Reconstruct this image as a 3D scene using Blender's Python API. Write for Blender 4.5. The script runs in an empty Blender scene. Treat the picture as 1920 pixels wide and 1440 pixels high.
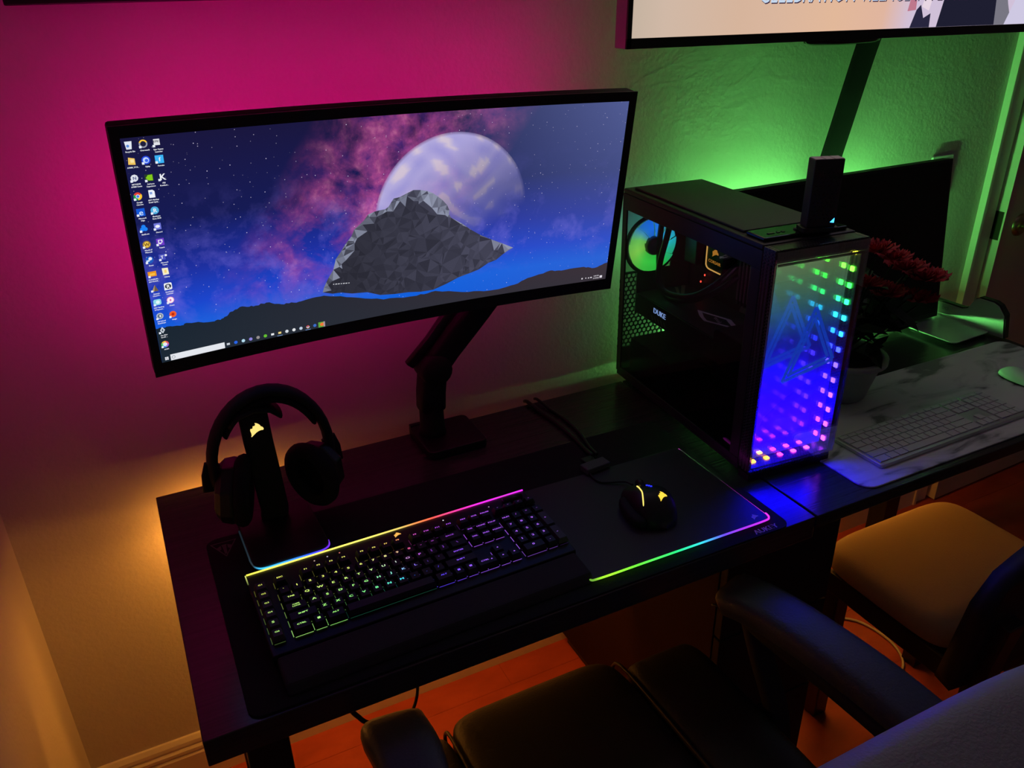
import bpy, bmesh, math, random
from mathutils import Matrix, Vector, Euler
random.seed(7)
scene = bpy.context.scene
COL = scene.collection
PI = math.pi

# ------------------------------------------------------------------ camera
cam_d = bpy.data.cameras.new('camera'); cam = bpy.data.objects.new('camera', cam_d); COL.objects.link(cam)
cam.matrix_world = (Matrix.Translation((0.0372, -1.3705, 1.55)) @ Matrix.Rotation(-0.4545, 4, 'Z')
                    @ Matrix.Rotation(PI / 2 - 0.4587, 4, 'X') @ Matrix.Rotation(-0.0197, 4, 'Z'))
cam_d.sensor_fit = 'HORIZONTAL'; cam_d.sensor_width = 36.0; cam_d.lens = 1533.3 / 1920 * 36.0
cam_d.clip_start = 0.02; cam_d.clip_end = 50
scene.camera = cam

# ------------------------------------------------------------------ world and exposure
world = bpy.data.worlds.new('world'); scene.world = world; world.use_nodes = True
world.node_tree.nodes['Background'].inputs[0].default_value = (0.5, 0.5, 0.6, 1)
world.node_tree.nodes['Background'].inputs[1].default_value = 0.0015
vs = scene.view_settings
vs.view_transform = 'Standard'; vs.look = 'None'; vs.exposure = 0.0; vs.gamma = 1.0; vs.use_curve_mapping = False
scene.cycles.max_bounces = 16; scene.cycles.glossy_bounces = 14; scene.cycles.transparent_max_bounces = 20
scene.cycles.diffuse_bounces = 4; scene.cycles.sample_clamp_indirect = 3.0
# strengths of the LED strips (they are meshes, built with the thing that carries them)
MAGENTA = ((1.0, 0.0, 0.29), 20.0)
GREEN = ((0.19, 1.0, 0.19), 440.0)
AMBER = ((1.0, 0.345, 0.040), 92.0)

# ------------------------------------------------------------------ helpers
def lin(r, g, b):
    f = lambda c: (c / 12.92 if c <= .04045 else ((c + .055) / 1.055) ** 2.4)
    return (f(r / 255), f(g / 255), f(b / 255))
def lerp(a, b, t): return tuple(x + (y - x) * t for x, y in zip(a, b))
def ramp(stops, t):
    if t <= stops[0][0]: return stops[0][1]
    for (a, ca), (b, cb) in zip(stops, stops[1:]):
        if t <= b: return lerp(ca, cb, (t - a) / (b - a))
    return stops[-1][1]

MATS = {}
def mat(name, col=(.5, .5, .5), rough=.5, metal=0.0, spec=.5, emit=None, strength=0.0, bump=None, var=None, coat=0.0):
    """principled material; var=(scale, other colour) mixes a second colour by noise; bump=(scale, strength)"""
    if name in MATS: return MATS[name]
    m = bpy.data.materials.new(name); m.use_nodes = True; nt = m.node_tree; b = nt.nodes['Principled BSDF']
    b.inputs['Base Color'].default_value = (*col, 1); b.inputs['Roughness'].default_value = rough
    b.inputs['Metallic'].default_value = metal; b.inputs['Specular IOR Level'].default_value = spec
    b.inputs['Coat Weight'].default_value = coat
    if emit:
        b.inputs['Emission Color'].default_value = (*emit, 1); b.inputs['Emission Strength'].default_value = strength
    tc = nt.nodes.new('ShaderNodeTexCoord')
    if var:
        n = nt.nodes.new('ShaderNodeTexNoise'); n.inputs['Scale'].default_value = var[0]; n.inputs['Detail'].default_value = 6
        mp = nt.nodes.new('ShaderNodeMapping'); mp.inputs['Scale'].default_value = var[2] if len(var) > 2 else (1, 1, 1)
        nt.links.new(tc.outputs['Object'], mp.inputs[0]); nt.links.new(mp.outputs[0], n.inputs['Vector'])
        r = nt.nodes.new('ShaderNodeValToRGB'); r.color_ramp.elements[0].position = .35; r.color_ramp.elements[1].position = .7
        r.color_ramp.elements[0].color = (*col, 1); r.color_ramp.elements[1].color = (*var[1], 1)
        nt.links.new(n.outputs[0], r.inputs[0]); nt.links.new(r.outputs[0], b.inputs['Base Color'])
    if bump:
        n = nt.nodes.new('ShaderNodeTexNoise'); n.inputs['Scale'].default_value = bump[0]; n.inputs['Detail'].default_value = 4
        nt.links.new(tc.outputs['Object'], n.inputs['Vector'])
        bp = nt.nodes.new('ShaderNodeBump'); bp.inputs['Strength'].default_value = bump[1]; bp.inputs['Distance'].default_value = .004
        nt.links.new(n.outputs[0], bp.inputs['Height']); nt.links.new(bp.outputs[0], b.inputs['Normal'])
    MATS[name] = m; return m
def glow(name, col, strength):
    if name in MATS: return MATS[name]
    m = bpy.data.materials.new(name); m.use_nodes = True; nt = m.node_tree; nt.nodes.clear()
    e = nt.nodes.new('ShaderNodeEmission'); o = nt.nodes.new('ShaderNodeOutputMaterial')
    e.inputs[0].default_value = (*col, 1); e.inputs[1].default_value = strength
    nt.links.new(e.outputs[0], o.inputs[0]); MATS[name] = m; return m
def glow_vc(name, strength, alpha=False):
    """emission from the mesh colour attribute 'Col' (a lit display or LED whose colour runs along it)"""
    if name in MATS: return MATS[name]
    m = bpy.data.materials.new(name); m.use_nodes = True; nt = m.node_tree; nt.nodes.clear()
    a = nt.nodes.new('ShaderNodeVertexColor'); a.layer_name = 'Col'
    e = nt.nodes.new('ShaderNodeEmission'); o = nt.nodes.new('ShaderNodeOutputMaterial'); e.inputs[1].default_value = strength
    nt.links.new(a.outputs[0], e.inputs[0])
    if alpha:
        t = nt.nodes.new('ShaderNodeBsdfTransparent'); x = nt.nodes.new('ShaderNodeMixShader')
        nt.links.new(a.outputs[1], x.inputs[0]); nt.links.new(t.outputs[0], x.inputs[1]); nt.links.new(e.outputs[0], x.inputs[2])
        nt.links.new(x.outputs[0], o.inputs[0])
    else: nt.links.new(e.outputs[0], o.inputs[0])
    MATS[name] = m; return m
def glass(name, refl, tint=(1, 1, 1), rough=.02):
    if name in MATS: return MATS[name]
    m = bpy.data.materials.new(name); m.use_nodes = True; nt = m.node_tree; nt.nodes.clear()
    t = nt.nodes.new('ShaderNodeBsdfTransparent'); g = nt.nodes.new('ShaderNodeBsdfGlossy'); x = nt.nodes.new('ShaderNodeMixShader')
    o = nt.nodes.new('ShaderNodeOutputMaterial'); t.inputs[0].default_value = (*tint, 1); g.inputs['Roughness'].default_value = rough
    x.inputs[0].default_value = refl
    nt.links.new(t.outputs[0], x.inputs[1]); nt.links.new(g.outputs[0], x.inputs[2]); nt.links.new(x.outputs[0], o.inputs[0])
    MATS[name] = m; return m

class MB:
    """collects geometry of one mesh"""
    def __init__(s): s.v = []; s.f = []; s.c = []
    def add(s, vs_, fs, cols=None, M=None):
        o = len(s.v)
        s.v += [tuple(M @ Vector(p)) for p in vs_] if M else [tuple(p) for p in vs_]
        s.f += [tuple(i + o for i in f) for f in fs]
        s.c += list(cols) if cols else [(1, 1, 1)] * len(vs_)
        return s
    def box(s, x0, x1, y0, y1, z0, z1, M=None, col=None):
        v = [(x, y, z) for z in (z0, z1) for y in (y0, y1) for x in (x0, x1)]
        return s.add(v, [(0, 2, 3, 1), (4, 5, 7, 6), (0, 1, 5, 4), (2, 6, 7, 3), (0, 4, 6, 2), (1, 3, 7, 5)], [col] * 8 if col else None, M)
    def prism(s, poly, z0, z1, M=None, col=None):
        """poly is counter clockwise in xy"""
        n = len(poly); v = [(x, y, z0) for x, y in poly] + [(x, y, z1) for x, y in poly]
        f = [tuple(range(n - 1, -1, -1)), tuple(range(n, 2 * n))] + [(i, (i + 1) % n, n + (i + 1) % n, n + i) for i in range(n)]
        return s.add(v, f, [col] * (2 * n) if col else None, M)
    def tube(s, pts, r, seg=8, caps=True, colf=None):
        pts = [Vector(p) for p in pts]; n = len(pts); rr = r if isinstance(r, (list, tuple)) else [r] * n
        rings = []; up = None; o = len(s.v)
        for i, p in enumerate(pts):
            t = (pts[min(i + 1, n - 1)] - pts[max(i - 1, 0)]).normalized()
            if up is None: up = t.orthogonal().normalized()
            up = (up - t * up.dot(t)).normalized(); w = t.cross(up)
            for k in range(seg):
                a = 2 * PI * k / seg; s.v.append(tuple(p + (up * math.cos(a) + w * math.sin(a)) * rr[i]))
                s.c.append(colf(i / (n - 1)) if colf else (1, 1, 1))
        for i in range(n - 1):
            for k in range(seg):
                k2 = (k + 1) % seg; s.f.append((o + i * seg + k, o + i * seg + k2, o + (i + 1) * seg + k2, o + (i + 1) * seg + k))
        if caps: s.f.append(tuple(o + k for k in range(seg - 1, -1, -1))); s.f.append(tuple(o + (n - 1) * seg + k for k in range(seg)))
        return s
    def sweep(s, pts, sect, up=(0, 0, 1), scale=None):
        """sweep a closed 2d section (side, up) along points"""
        pts = [Vector(p) for p in pts]; n = len(pts); m = len(sect); o = len(s.v)
        for i, p in enumerate(pts):
            t = (pts[min(i + 1, n - 1)] - pts[max(i - 1, 0)]).normalized(); sd = t.cross(Vector(up)).normalized(); u = sd.cross(t)
            k = scale[i] if scale else (1, 1)
            for a, b in sect: s.v.append(tuple(p + sd * a * k[0] + u * b * k[1])); s.c.append((1, 1, 1))
        for i in range(n - 1):
            for k in range(m):
                k2 = (k + 1) % m; s.f.append((o + i * m + k, o + i * m + k2, o + (i + 1) * m + k2, o + (i + 1) * m + k))
        s.f.append(tuple(o + k for k in range(m - 1, -1, -1))); s.f.append(tuple(o + (n - 1) * m + k for k in range(m)))
        return s
    def lathe(s, prof, seg=24, M=None, cols=None):
        v = []; c = []
        for j, (r, z) in enumerate(prof):
            for k in range(seg):
                a = 2 * PI * k / seg; v.append((r * math.cos(a), r * math.sin(a), z)); c.append(cols[j] if cols else (1, 1, 1))
        f = [(i * seg + k, i * seg + (k + 1) % seg, (i + 1) * seg + (k + 1) % seg, (i + 1) * seg + k) for i in range(len(prof) - 1) for k in range(seg)]
        return s.add(v, f, c, M)
    def sell(s, a, b, c, e1=.4, e2=.4, nu=32, nv=16, M=None):
        """superellipsoid: a soft padded block"""
        p = lambda x, e: math.copysign(abs(x) ** e, x); v = []; f = []
        for j in range(nv + 1):
            ph = -PI / 2 + PI * j / nv
            for k in range(nu):
                th = 2 * PI * k / nu
                v.append((a * p(math.cos(ph), e1) * p(math.cos(th), e2), b * p(math.cos(ph), e1) * p(math.sin(th), e2), c * p(math.sin(ph), e1)))
        for j in range(nv):
            for k in range(nu): f.append((j * nu + k, j * nu + (k + 1) % nu, (j + 1) * nu + (k + 1) % nu, (j + 1) * nu + k))
        return s.add(v, f, None, M)
def link(o, parent=None, loc=None, rot=None):
    COL.objects.link(o)
    if parent: o.parent = parent
    if loc is not None: o.location = loc
    if rot is not None: o.rotation_euler = rot
    return o
def obj(name, mb, m, parent=None, loc=None, rot=None, smooth=False, bevel=0, seg=2, label=None, vc=False, subsurf=0):
    me = bpy.data.meshes.new(name); me.from_pydata(mb.v, [], mb.f)
    if vc:
        a = me.color_attributes.new('Col', 'FLOAT_COLOR', 'POINT')
        for i, c in enumerate(mb.c): a.data[i].color = (*c, 1) if len(c) == 3 else c
    me.materials.append(m); me.validate(); me.update()
    if smooth: me.shade_smooth()
    o = bpy.data.objects.new(name, me); link(o, parent, loc, rot)
    if bevel:
        b = o.modifiers.new('bevel', 'BEVEL'); b.width = bevel; b.segments = seg; b.limit_method = 'ANGLE'; b.angle_limit = .6
    if subsurf: q = o.modifiers.new('sub', 'SUBSURF'); q.levels = subsurf; q.render_levels = subsurf
    if label: o['label'] = label
    return o
def thing(name, label, cat, loc=(0, 0, 0), rot=(0, 0, 0), group=None):
    o = bpy.data.objects.new(name, None); o.empty_display_size = .05; link(o, None, loc, rot)
    o['label'] = label; o['category'] = cat
    if group: o['group'] = group
    return o
def tag(o, label, cat, group=None):
    o['label'] = label; o['category'] = cat
    if group: o['group'] = group
    return o
def struct(o): o['kind'] = 'structure'; return o
def rrect(x0, x1, y0, y1, r, n=6):
    p = []
    for cx, cy, a0 in ((x1 - r, y1 - r, 0), (x0 + r, y1 - r, 90), (x0 + r, y0 + r, 180), (x1 - r, y0 + r, 270)):
        for k in range(n + 1):
            a = math.radians(a0 + 90 * k / n); p.append((cx + r * math.cos(a), cy + r * math.sin(a)))
    return p
def smooth_path(pts, n=8):
    """Catmull-Rom through points"""
    P = [Vector(p) for p in pts]; P = [2 * P[0] - P[1]] + P + [2 * P[-1] - P[-2]]; out = []
    for i in range(1, len(P) - 2):
        for k in range(n):
            t = k / n; a, b, c, d = P[i - 1:i + 3]
            out.append(.5 * ((2 * b) + (c - a) * t + (2 * a - 5 * b + 4 * c - d) * t * t + (3 * b - a - 3 * c + d) * t ** 3))
    return out + [P[-2]]

# ------------------------------------------------------------------ lettering: flat glyph outlines, made once
KEYROWS = {
 'F': ['ESC', 'F1', 'F2', 'F3', 'F4', 'F5', 'F6', 'F7', 'F8', 'F9', 'F10', 'F11', 'F12'],
 'N': ['`', '1', '2', '3', '4', '5', '6', '7', '8', '9', '0', '-', '=', 'BACK'],
 'Q': ['TAB', 'Q', 'W', 'E', 'R', 'T', 'Y', 'U', 'I', 'O', 'P', '[', ']', '\\'],
 'A': ['CAPS LOCK', 'A', 'S', 'D', 'F', 'G', 'H', 'J', 'K', 'L', ';', "'", 'ENTER'],
 'Z': ['SHIFT', 'Z', 'X', 'C', 'V', 'B', 'N', 'M', ',', '.', '/', 'SHIFT'],
 'C': ['CTRL', '', 'ALT', '', 'ALT', '', '', 'CTRL']}
ICON_TEXT = ['Recycle Bin', 'Overwatch', 'Epic Games', 'Launcher', 'A7000_V1.0...', 'Uplay', 'Fortnite', 'NETGEAR', 'A7000 Genie', 'GeForce',
 'Experience', 'MSI', 'Kombust...', 'Google', 'Chrome', 'ADT Markup', 'Draft Upda...', 'Microsoft', 'Edge', 'Bluebeam', 'Revu 2018', 'Battle.net',
 'Discord', 'World of', 'Warcraft', 'Twitch', 'Steam', 'Teams', 'PLAYERUN...', 'BATTLEGR...', 'Udemy', 'Amazon', 'Cloud D...', 'RuneScape',
 'iTunes', 'ESET Banking', '& Payment...', 'Old School', 'RuneScape', 'Origin', 'The Elder', 'Scrolls ...', 'AURA', 'Type here to search',
 'EPIC', 'K', 'e', 'N', 'W', 'T', 'R', 'f', '4:58 PM', '5/14/2020', 'E', 'Y', 'IN']
TEXTS = set(sum(KEYROWS.values(), [])) | set(ICON_TEXT) | {'AUKEY', 'DUKE', 'CORSAIR', 'msi', 'CELEBRATION VILLAGE IN FLORIDA', 'OCI', 'STRAFE',
 'G1', 'G2', 'G3', 'G4', 'S', 'G6', 'PRT', 'SCR', 'PAUSE', 'INS', 'HOME', 'PGUP', 'DEL', 'END', 'PGDN', 'NUM', '*', '+', '0', '.', '/', 'CAPS', 'LOCK'} - {''}
GLYPH = {}
def _make_text():
    tmp = []
    for t in sorted(TEXTS):
        cu = bpy.data.curves.new('t', 'FONT'); cu.body = t; cu.resolution_u = 2; cu.align_x = 'CENTER'
        o = bpy.data.objects.new('t', cu); COL.objects.link(o); tmp.append((t, o, cu))
    dg = bpy.context.evaluated_depsgraph_get()
    for t, o, cu in tmp:
        me = bpy.data.meshes.new_from_object(o.evaluated_get(dg))
        GLYPH[t] = ([(v.co.x, v.co.y) for v in me.vertices], [tuple(p.vertices) for p in me.polygons])
        bpy.data.meshes.remove(me)
    for t, o, cu in tmp: bpy.data.objects.remove(o); bpy.data.curves.remove(cu)
_make_text()
def text_into(mb, s, cx, cy, h, fn=lambda x, y: (x, y, 0), col=(1, 1, 1), wide=1.0, slant=0.0, center=True, bold=0.0):
    """capitals h tall, centred on cx, baseline cy; fn lifts the plane point into 3d"""
    v, f = GLYPH[s]; k = h / .70
    for dx in ((0, bold) if bold else (0,)):
        mb.add([fn(cx + dx * h + (x * wide + slant * y) * k, cy + y * k) for x, y in v], f, [col] * len(v))
# sail emblem, unit square outline (x right, y up), from its own drawing
SAIL = [(0, 0), (.05, .12), (.045, .30), (.0, .48), (.035, .62), (.16, .61), (.21, .66), (.23, .78), (.37, .79), (.44, .86), (.41, 1.0), (.56, .95), (.70, .84), (.79, .73),
        (.80, .66), (.93, .58), (1.0, .46), (.98, .36), (.92, .34), (.80, .36), (.62, .33), (.45, .26), (.25, .13), (.06, -.01)]
def sail_into(mb, cx, cy, w, h, fn, col):
    mb.add([fn(cx + (x - .5) * w, cy + (y - .5) * h) for x, y in reversed(SAIL)], [tuple(range(len(SAIL)))], [col] * len(SAIL))

# ------------------------------------------------------------------ materials
def wall_paint():
    m = bpy.data.materials.new('wall_paint'); m.use_nodes = True; nt = m.node_tree; b = nt.nodes['Principled BSDF']
    b.inputs['Base Color'].default_value = (.62, .60, .56, 1); b.inputs['Roughness'].default_value = .75; b.inputs['Specular IOR Level'].default_value = .2
    tc = nt.nodes.new('ShaderNodeTexCoord'); n = nt.nodes.new('ShaderNodeTexNoise'); n.inputs['Scale'].default_value = 130; n.inputs['Detail'].default_value = 3
    n2 = nt.nodes.new('ShaderNodeTexNoise'); n2.inputs['Scale'].default_value = 34; n2.inputs['Detail'].default_value = 5
    ad = nt.nodes.new('ShaderNodeMath'); ad.operation = 'ADD'; bp = nt.nodes.new('ShaderNodeBump')
    bp.inputs['Strength'].default_value = .28; bp.inputs['Distance'].default_value = .003
    for q in (n, n2): nt.links.new(tc.outputs['Object'], q.inputs['Vector'])
    nt.links.new(n.outputs[0], ad.inputs[0]); nt.links.new(n2.outputs[0], ad.inputs[1]); nt.links.new(ad.outputs[0], bp.inputs['Height'])
    nt.links.new(bp.outputs[0], b.inputs['Normal']); return m
M_WALL = wall_paint()
M_TRIM = mat('trim_paint', (.72, .69, .62), .45)
M_DOOR = mat('door_paint', (.64, .55, .44), .55, var=(3, (.58, .49, .39), (1, 1, .2)))
M_FLOOR = mat('floor_wood', (.44, .070, .030), .6, var=(9, (.33, .046, .02), (1, 2.2, 1)), bump=(30, .1))
M_BLACK = mat('black_plastic', (.012, .012, .013), .45)
M_BLACK2 = mat('black_plastic_matte', (.016, .016, .018), .7, spec=.3, bump=(400, .08))
M_GLOSS = mat('black_gloss', (.006, .006, .007), .12)
M_METALB = mat('black_metal', (.02, .02, .022), .38, metal=.4)
M_GUN = mat('gunmetal', (.06, .06, .065), .4, metal=.8)
M_SILVER = mat('brushed_silver', (.62, .63, .64), .34, metal=.55, bump=(160, .04))
M_WHITE = mat('white_plastic', (.72, .72, .74), .4)
M_CLOTH = mat('black_cloth', (.016, .016, .018), .85, spec=.2, bump=(900, .25))
M_LEATHER = mat('black_leather', (.014, .0135, .013), .48, spec=.45, bump=(260, .22))
M_BRASS = mat('aged_brass', (.42, .33, .18), .28, metal=1.0)
M_DWOOD = mat('dark_wood', (.022, .014, .011), .42, var=(9, (.034, .02, .014), (1, 1, .15)))
def black_wood():
    m = bpy.data.materials.new('black_wood_grain'); m.use_nodes = True; nt = m.node_tree; b = nt.nodes['Principled BSDF']
    tc = nt.nodes.new('ShaderNodeTexCoord'); mp = nt.nodes.new('ShaderNodeMapping'); mp.inputs['Scale'].default_value = (1.2, 60, 60)
    n = nt.nodes.new('ShaderNodeTexNoise'); n.inputs['Scale'].default_value = 4; n.inputs['Detail'].default_value = 6
    r = nt.nodes.new('ShaderNodeValToRGB'); r.color_ramp.elements[0].color = (.022, .020, .020, 1); r.color_ramp.elements[1].color = (.060, .054, .054, 1)
    bp = nt.nodes.new('ShaderNodeBump'); bp.inputs['Strength'].default_value = .25; bp.inputs['Distance'].default_value = .001
    nt.links.new(tc.outputs['Object'], mp.inputs[0]); nt.links.new(mp.outputs[0], n.inputs['Vector']); nt.links.new(n.outputs[0], r.inputs[0])
    nt.links.new(r.outputs[0], b.inputs['Base Color']); nt.links.new(n.outputs[0], bp.inputs['Height']); nt.links.new(bp.outputs[0], b.inputs['Normal'])
    b.inputs['Roughness'].default_value = .20; b.inputs['Specular IOR Level'].default_value = .55; return m
M_DESK = black_wood()
def marble():
    m = bpy.data.materials.new('marble_print'); m.use_nodes = True; nt = m.node_tree; b = nt.nodes['Principled BSDF']
    tc = nt.nodes.new('ShaderNodeTexCoord'); mp = nt.nodes.new('ShaderNodeMapping'); mp.inputs['Rotation'].default_value = (0, 0, .5); mp.inputs['Scale'].default_value = (2.2, 7, 1)
    n = nt.nodes.new('ShaderNodeTexNoise'); n.inputs['Scale'].default_value = 2.4; n.inputs['Detail'].default_value = 9; n.inputs['Distortion'].default_value = 1.2
    r = nt.nodes.new('ShaderNodeValToRGB'); e = r.color_ramp.elements
    e[0].position = .36; e[0].color = (.22, .22, .23, 1); e[1].position = .50; e[1].color = (.80, .79, .80, 1); x = e.new(.42); x.color = (.62, .62, .63, 1)
    nt.links.new(tc.outputs['Object'], mp.inputs[0]); nt.links.new(mp.outputs[0], n.inputs['Vector']); nt.links.new(n.outputs[0], r.inputs[0])
    nt.links.new(r.outputs[0], b.inputs['Base Color']); b.inputs['Roughness'].default_value = .5; return m
M_MARBLE = marble()
def carbon():
    m = bpy.data.materials.new('carbon_weave'); m.use_nodes = True; nt = m.node_tree; b = nt.nodes['Principled BSDF']
    tc = nt.nodes.new('ShaderNodeTexCoord'); mp = nt.nodes.new('ShaderNodeMapping'); mp.inputs['Scale'].default_value = (240, 240, 240); mp.inputs['Rotation'].default_value = (0, .78, 0)
    c = nt.nodes.new('ShaderNodeTexChecker'); c.inputs['Scale'].default_value = 1; c.inputs[1].default_value = (.012, .012, .013, 1); c.inputs[2].default_value = (.07, .07, .075, 1)
    nt.links.new(tc.outputs['Object'], mp.inputs[0]); nt.links.new(mp.outputs[0], c.inputs[0]); nt.links.new(c.outputs[0], b.inputs['Base Color'])
    b.inputs['Roughness'].default_value = .25; b.inputs['Specular IOR Level'].default_value = .6; return m
M_CARBON = carbon()
VC1 = glow_vc('display_light', 1.0); VCA = glow_vc('display_light_soft', 1.0, True); LEDVC = glow_vc('led_gradient', 2.2)

# ================================================================== SETTING
WY = 0.05; WX = -0.24; RX = 3.35; FY = -3.1; CH = 2.44
mb = MB(); mb.box(WX - .1, RX + .1, FY - .1, WY + .9, -.1, -.008); floor = struct(obj('floor', mb, mat('subfloor', (.03, .012, .008), .9)))
rows = 0; y = WY + .86
while y > FY:
    wdt = .19; x = WX - 0.35 * (rows % 3)
    while x < RX:
        x1 = min(x + 1.26, RX); x0 = max(x, WX)
        if x1 - x0 > .02:
            p = MB(); p.box(x0 + .0002, x1 - .0002, y - wdt + .0002, y - .0002, -.008, 0); obj('plank', p, M_FLOOR, floor, bevel=.0005, seg=1)
        x += 1.26
    y -= wdt; rows += 1
mb = MB(); mb.box(WX, 2.235, WY, WY + .11, 0, CH); mb.box(2.235, 3.075, WY, WY + .11, 2.06, CH); mb.box(3.075, RX, WY, WY + .11, 0, CH)
struct(obj('wall_back', mb, M_WALL))
mb = MB(); mb.box(WX - .1, WX, FY, WY + .11, 0, CH); struct(obj('wall_left', mb, M_WALL))
mb = MB(); mb.box(RX, RX + .1, FY, WY + .11, 0, CH); struct(obj('wall_right', mb, M_WALL))
mb = MB(); mb.box(WX - .1, RX + .1, FY - .1, FY, 0, CH); struct(obj('wall_front', mb, M_WALL))
mb = MB(); mb.box(WX - .1, RX + .1, FY - .1, WY + .9, CH, CH + .1); struct(obj('ceiling', mb, mat('ceiling_paint', (.7, .7, .68), .8)))
mb = MB(); mb.box(2.15, 3.16, WY + .80, WY + .85, 0, CH); struct(obj('wall_hall', mb, M_WALL))
BB = [(0, 0), (.015, 0), (.015, .075), (.011, .080), (.014, .086), (.014, .093), (.009, .098), (.011, .104), (.010, .112), (.004, .121), (0, .122)]
mb = MB(); n = len(BB)
mb.add([(WX, WY - d, z) for d, z in BB] + [(2.16, WY - d, z) for d, z in BB], [tuple(range(n)), tuple(range(2 * n - 1, n - 1, -1))] + [(i, n + i, n + (i + 1) % n, (i + 1) % n) for i in range(n)])
struct(obj('baseboard_back', mb, M_TRIM))
mb = MB()
mb.add([(WX + d, WY, z) for d, z in BB] + [(WX + d, FY, z) for d, z in BB], [tuple(range(n)), tuple(range(2 * n - 1, n - 1, -1))] + [(i, n + i, n + (i + 1) % n, (i + 1) % n) for i in range(n)])
struct(obj('baseboard_left', mb, M_TRIM))
# door casing with raised outer bead, and the door standing slightly ajar
mb = MB(); mb.box(2.160, 2.172, WY - .020, WY, 0, 2.13); mb.box(2.172, 2.228, WY - .010, WY, 0, 2.10); mb.box(2.235, 3.075, WY - .010, WY, 2.06, 2.13); mb.box(3.08, 3.15, WY - .015, WY, 0, 2.13)
struct(obj('trim_1', mb, M_TRIM, bevel=.002))
DH = 3.07; da = .035
door = bpy.data.objects.new('door_1', None); link(door, None, (DH, WY - .004, .008), (0, 0, da)); struct(door)
DW = 0.832
mb = MB(); mb.box(-DW, 0, -.0, .035, 0, 2.03); obj('slab', mb, M_DOOR, door, bevel=.002)
mb = MB(); mb.box(-DW - .0012, -DW + .0003, -.001, .034, 0.0, 2.03); obj('edge_strip', mb, M_TRIM, door)
mb = MB(); mb.box(-DW - .0022, -DW, .004, .029, .865, .945); obj('latch_plate', mb, mat('dark_bronze', (.05, .045, .035), .4, metal=.8), door, bevel=.001)
kn = obj('knob_rose', MB().lathe([(0, -.012), (.022, -.012), (.030, -.006), (.032, 0)], 24, Matrix.Translation((-DW + .075, 0, .90)) @ Matrix.Rotation(PI / 2, 4, 'X') @ Matrix.Scale(-1, 4, (0, 0, 1))), M_BRASS, door, smooth=True)
obj('knob', MB().lathe([(.009, .008), (.010, .030), (.020, .040), (.027, .052), (.026, .062), (.018, .070), (0, .072)], 24, Matrix.Translation((-DW + .075, 0, .90)) @ Matrix.Rotation(PI / 2, 4, 'X')), M_BRASS, door, smooth=True)
mb = MB(); mb.prism(rrect(1.929, 2.006, 1.012, 1.130, .006), 0, .006, Matrix(((1, 0, 0, 0), (0, 0, -1, WY), (0, 1, 0, 0), (0, 0, 0, 1))))
t = tag(obj('switch_plate', mb, M_WHITE, bevel=.0015), 'pale switch plate on the wall behind the right end of the dark screen', 'switch plate')
obj('switch_lever', MB().box(1.951, 1.984, WY - .010, WY - .005, 1.035, 1.105), M_WHITE, t, bevel=.002)

# ================================================================== DESKS
def make_desk(x0, x1, label, legs, thick, led, span):
    t = thing('desk', label, 'desk', (x0, 0, 0), group='black desks along the wall'); w = x1 - x0
    o = obj('desk_top', MB().box(0, w, -.586, 0, .74 - thick, .74), M_DESK, t, bevel=.0015)
    for (a, b) in legs:
        obj('leg', MB().box(a, a + .055, b, b + .055, 0, .74 - thick), M_METALB, t, bevel=.003)
    obj('back_rail', MB().box(span[0], span[1], -.19, -.165, .63, .74 - thick - .0005), M_METALB, t)
    tr = obj('cable_bar', MB().box(span[0], span[1], -.034, -.018, .6655, .668), M_METALB, t)
    for hx_ in (span[0] + .01, (span[0] + span[1]) / 2, span[1] - .02): obj('bar_hanger', MB().box(hx_, hx_ + .01, -.031, -.021, .6682, .74 - thick - .0003), M_METALB, tr)
    obj('led_strip', MB().box(led[0], led[1], -.032, -.020, .6600, .6653), glow('amber_led_%d' % int(led[2] * 10), AMBER[0], AMBER[1] * led[2]), t, label='amber LED strip hung under the rear edge')
    return t
d1 = make_desk(0, .979, 'black wood-grain desk carrying the wide curved monitor and keyboard', ((.045, -.56), (.045, -.10)), .042, (.02, .21, 1.0), (.02, .835))
d2 = make_desk(.983, 1.935, 'black desk at the right under the marble mat and pale keyboard', ((.86, -.10), (.86, -.56)), .025, (.16, .84, .6), (.15, .85))
obj('led_strip', MB().box(.048, .056, -.34, -.12, .6900, .6978), glow('amber_led_side', AMBER[0], AMBER[1] * .42), d1)
obj('led_strip', MB().box(.10, .80, -.150, -.140, .6938, .6978), glow('amber_led_under', AMBER[0], AMBER[1] * .85), d1)
obj('led_strip', MB().box(.192, .74, -.030, -.020, .7402, .7440), glow('green_led', *GREEN), d2, label='green LED strip along the rear edge')
# pedestal cabinet below the joint
c = thing('pedestal_cabinet', 'black cabinet under the desks below the computer tower', 'cabinet', (.853, -.53, 0))
obj('body', MB().box(0, .262, .018, .56, .03, .695), mat('cabinet_board', (.016, .003, .002), .7, spec=.2), c, bevel=.001)
obj('plinth', MB().box(.01, .25, .03, .55, 0, .03), M_BLACK, c)
for k, (a, b) in enumerate(((.035, .25), (.255, .47), (.475, .692))):
    dr = obj('drawer', MB().box(.002, .260, 0, .0175, a, b), M_BLACK2, c, bevel=.0015)
    obj('drawer_pull', MB().box(.09, .17, -.010, -.0005, b - .03, b - .018), M_METALB, dr, bevel=.002)

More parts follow.
